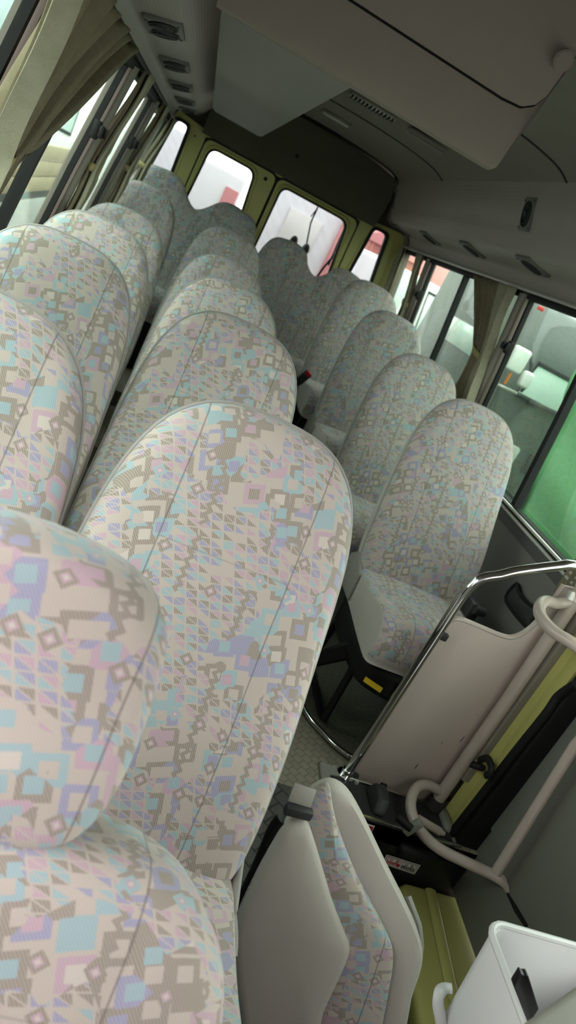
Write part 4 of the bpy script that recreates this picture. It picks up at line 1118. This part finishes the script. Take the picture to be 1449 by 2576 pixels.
o = thing('box_lorry', 'pale blue-white box lorry outside the front left window', 'lorry', (-2.3, 4.4, FLOOR-.6))
bm = nb(); box(bm, -3.2, -1.35, 2.9, 5.7, .14, 1.3, .03); obj('cargo_box', bm, 'vpale', o)
bm = nb(); box(bm, -3.1, -1.45, 2.95, 5.65, -.75, .14, .02); obj('chassis', bm, 'vdark', o)
bm = nb()
for kx in range(5): box(bm, -1.40, -1.36, 3.0+kx*.5, 3.3+kx*.5, -.1, .0, .01)
obj('side_rail', bm, 'alu', o)
for x in (-3.0, -1.6):
    bm = nb(); cyl(bm, (x-.1, 4.6, FLOOR-.25), (x+.1, 4.6, FLOOR-.25), .34, 20); obj('wheel', bm, 'black', o)
bm = nb(); box(bm, -14, -7, 12, 24, FLOOR-.6, 3.0); tag(rebase(obj('warehouse', bm, 'siding')), 'pale warehouse far outside the left windows', 'building')
# behind the bus
hs = thing('house', 'white sided house seen through the right rear door window', 'building', (1.2, 10, FLOOR-.6))
bm = nb(); box(bm, .75, 1.58, 9.0, 12, FLOOR-.6, 1.6); obj('siding_wall', bm, 'siding', hs)
for z in (-.1, -.9):
    bm = nb(); box(bm, .95, 1.35, 8.97, 9.0, z-.25, z+.25, .01); obj('house_window', bm, 'lens', hs)
bm = nb(); box(bm, 1.55, 1.62, 8.9, 9.05, FLOOR-.6, 1.5, .01); obj('corner_post', bm, 'roofred', hs)
bh = thing('brick_house', 'pink brick house with red roof seen through the right corner window', 'building', (4.2, 18, FLOOR-.6))
bm = nb(); box(bm, 3.3, 5.2, 16.5, 20, FLOOR-.6, .45); obj('brick_wall', bm, 'brick', bh)
bm = nb(); prism(bm, [(3.2, 16.4, .45), (4.2, 16.4, .95), (5.3, 16.4, .45)], (0, 3.7, 0)); obj('roof', bm, 'roofred', bh)
ct = thing('container', 'white and pale red lorry body seen through the left rear door window', 'truck', (.2, 9.5, FLOOR-.6))
bm = nb(); box(bm, -.35, .36, 8.2, 11, FLOOR-.2, .15, .03); obj('cargo_box', bm, 'vwhite', ct)
bm = nb(); box(bm, .20, .34, 8.18, 8.21, FLOOR, .02, .01); obj('red_stripe', bm, 'roofred', ct)
for x in (-.2, .25):
    bm = nb(); cyl(bm, (x-.1, 8.7, FLOOR-.3), (x+.1, 8.7, FLOOR-.3), .3, 18); obj('wheel', bm, 'black', ct)
bm = nb(); box(bm, -3.4, -.50, 13.2, 16, FLOOR-.6, .42); tag(rebase(obj('outbuilding', bm, 'siding')), 'low pale outbuilding seen through the left rear corner window', 'building')
# mirror pair and wiper outside the right rear door
o = thing('rear_view_mirror', 'pair of small dark mirrors on a thin pole outside the right rear door', 'mirror', P(752, 610, y=5.85))
bm = nb(); tube(bm, [P(800, 520, y=5.80), P(782, 560, y=5.80), P(768, 630, y=5.82)], .006, 8); tube(bm, [P(782, 545, y=5.80), P(800, 522, y=5.78)], .004, 6); obj('pole', bm, 'vdark', o)
for u, v in ((738, 608), (768, 628)):
    bm = nb(); t = bmesh.new(); bmesh.ops.create_uvsphere(t, u_segments=16, v_segments=10, radius=1.0)
    merge(bm, t, 0, Matrix.Translation(P(u, v, y=5.82)) @ Matrix.Diagonal((.030, .02, .045, 1))); obj('mirror_head', bm, 'vdark', o)
o = thing('rear_wiper', 'black wiper on the outside of the right rear window', 'wiper', P(840, 630, y=5.66))
bm = nb(); tube(bm, [P(872, 562, y=5.66), P(846, 620, y=5.66), P(826, 668, y=5.66)], .006, 8); obj('wiper_blade', bm, 'black', o)
bm = nb(); tube(bm, [P(842, 640, y=5.67), P(815, 672, y=5.68), P(795, 700, y=5.68)], .008, 8); obj('wiper_arm', bm, 'vdark', o)

# ------------------------------------------------------------------ lift everything, light, camera
LIFT = -FLOOR
for ob in bpy.data.objects:
    if ob.parent is None: ob.location.z += LIFT
    if 'local' in ob: del ob['local']
w = bpy.data.worlds.new('overcast'); sc.world = w; w.use_nodes = True
nt = w.node_tree; bg = nt.nodes['Background']
tc = nt.nodes.new('ShaderNodeTexCoord'); nz = nt.nodes.new('ShaderNodeTexNoise'); nz.inputs['Scale'].default_value = 1.6; nz.inputs['Detail'].default_value = 3
nt.links.new(tc.outputs['Generated'], nz.inputs['Vector'])
rp = nt.nodes.new('ShaderNodeValToRGB'); rp.color_ramp.elements[0].color = (.92, .91, .91, 1); rp.color_ramp.elements[1].color = (1, .97, .945, 1)
nt.links.new(nz.outputs[0], rp.inputs[0]); nt.links.new(rp.outputs[0], bg.inputs[0]); bg.inputs[1].default_value = 1.0

cam = bpy.data.cameras.new('camera'); co = bpy.data.objects.new('camera', cam); COL.objects.link(co)
m = Matrix([[CR[i][0], -CR[i][1], -CR[i][2], 0] for i in range(3)]+[[0, 0, 0, 1]])
co.matrix_world = Matrix.Translation((0, 0, LIFT)) @ m
cam.sensor_fit = 'VERTICAL'; cam.sensor_height = 36.0; cam.sensor_width = 36.0*1449/2576
cam.lens = 36.0*CF/2576; cam.clip_start = .02; cam.clip_end = 200
cam.dof.use_dof = True; cam.dof.focus_distance = 1.5; cam.dof.aperture_fstop = 5.6
sc.camera = co
sc.view_settings.view_transform = 'Standard'; sc.view_settings.look = 'None'; sc.view_settings.gamma = 1.0; sc.view_settings.exposure = 2.75
sc.view_settings.use_curve_mapping = False
sc.cycles.max_bounces = 10; sc.cycles.diffuse_bounces = 6; sc.cycles.transparent_max_bounces = 16
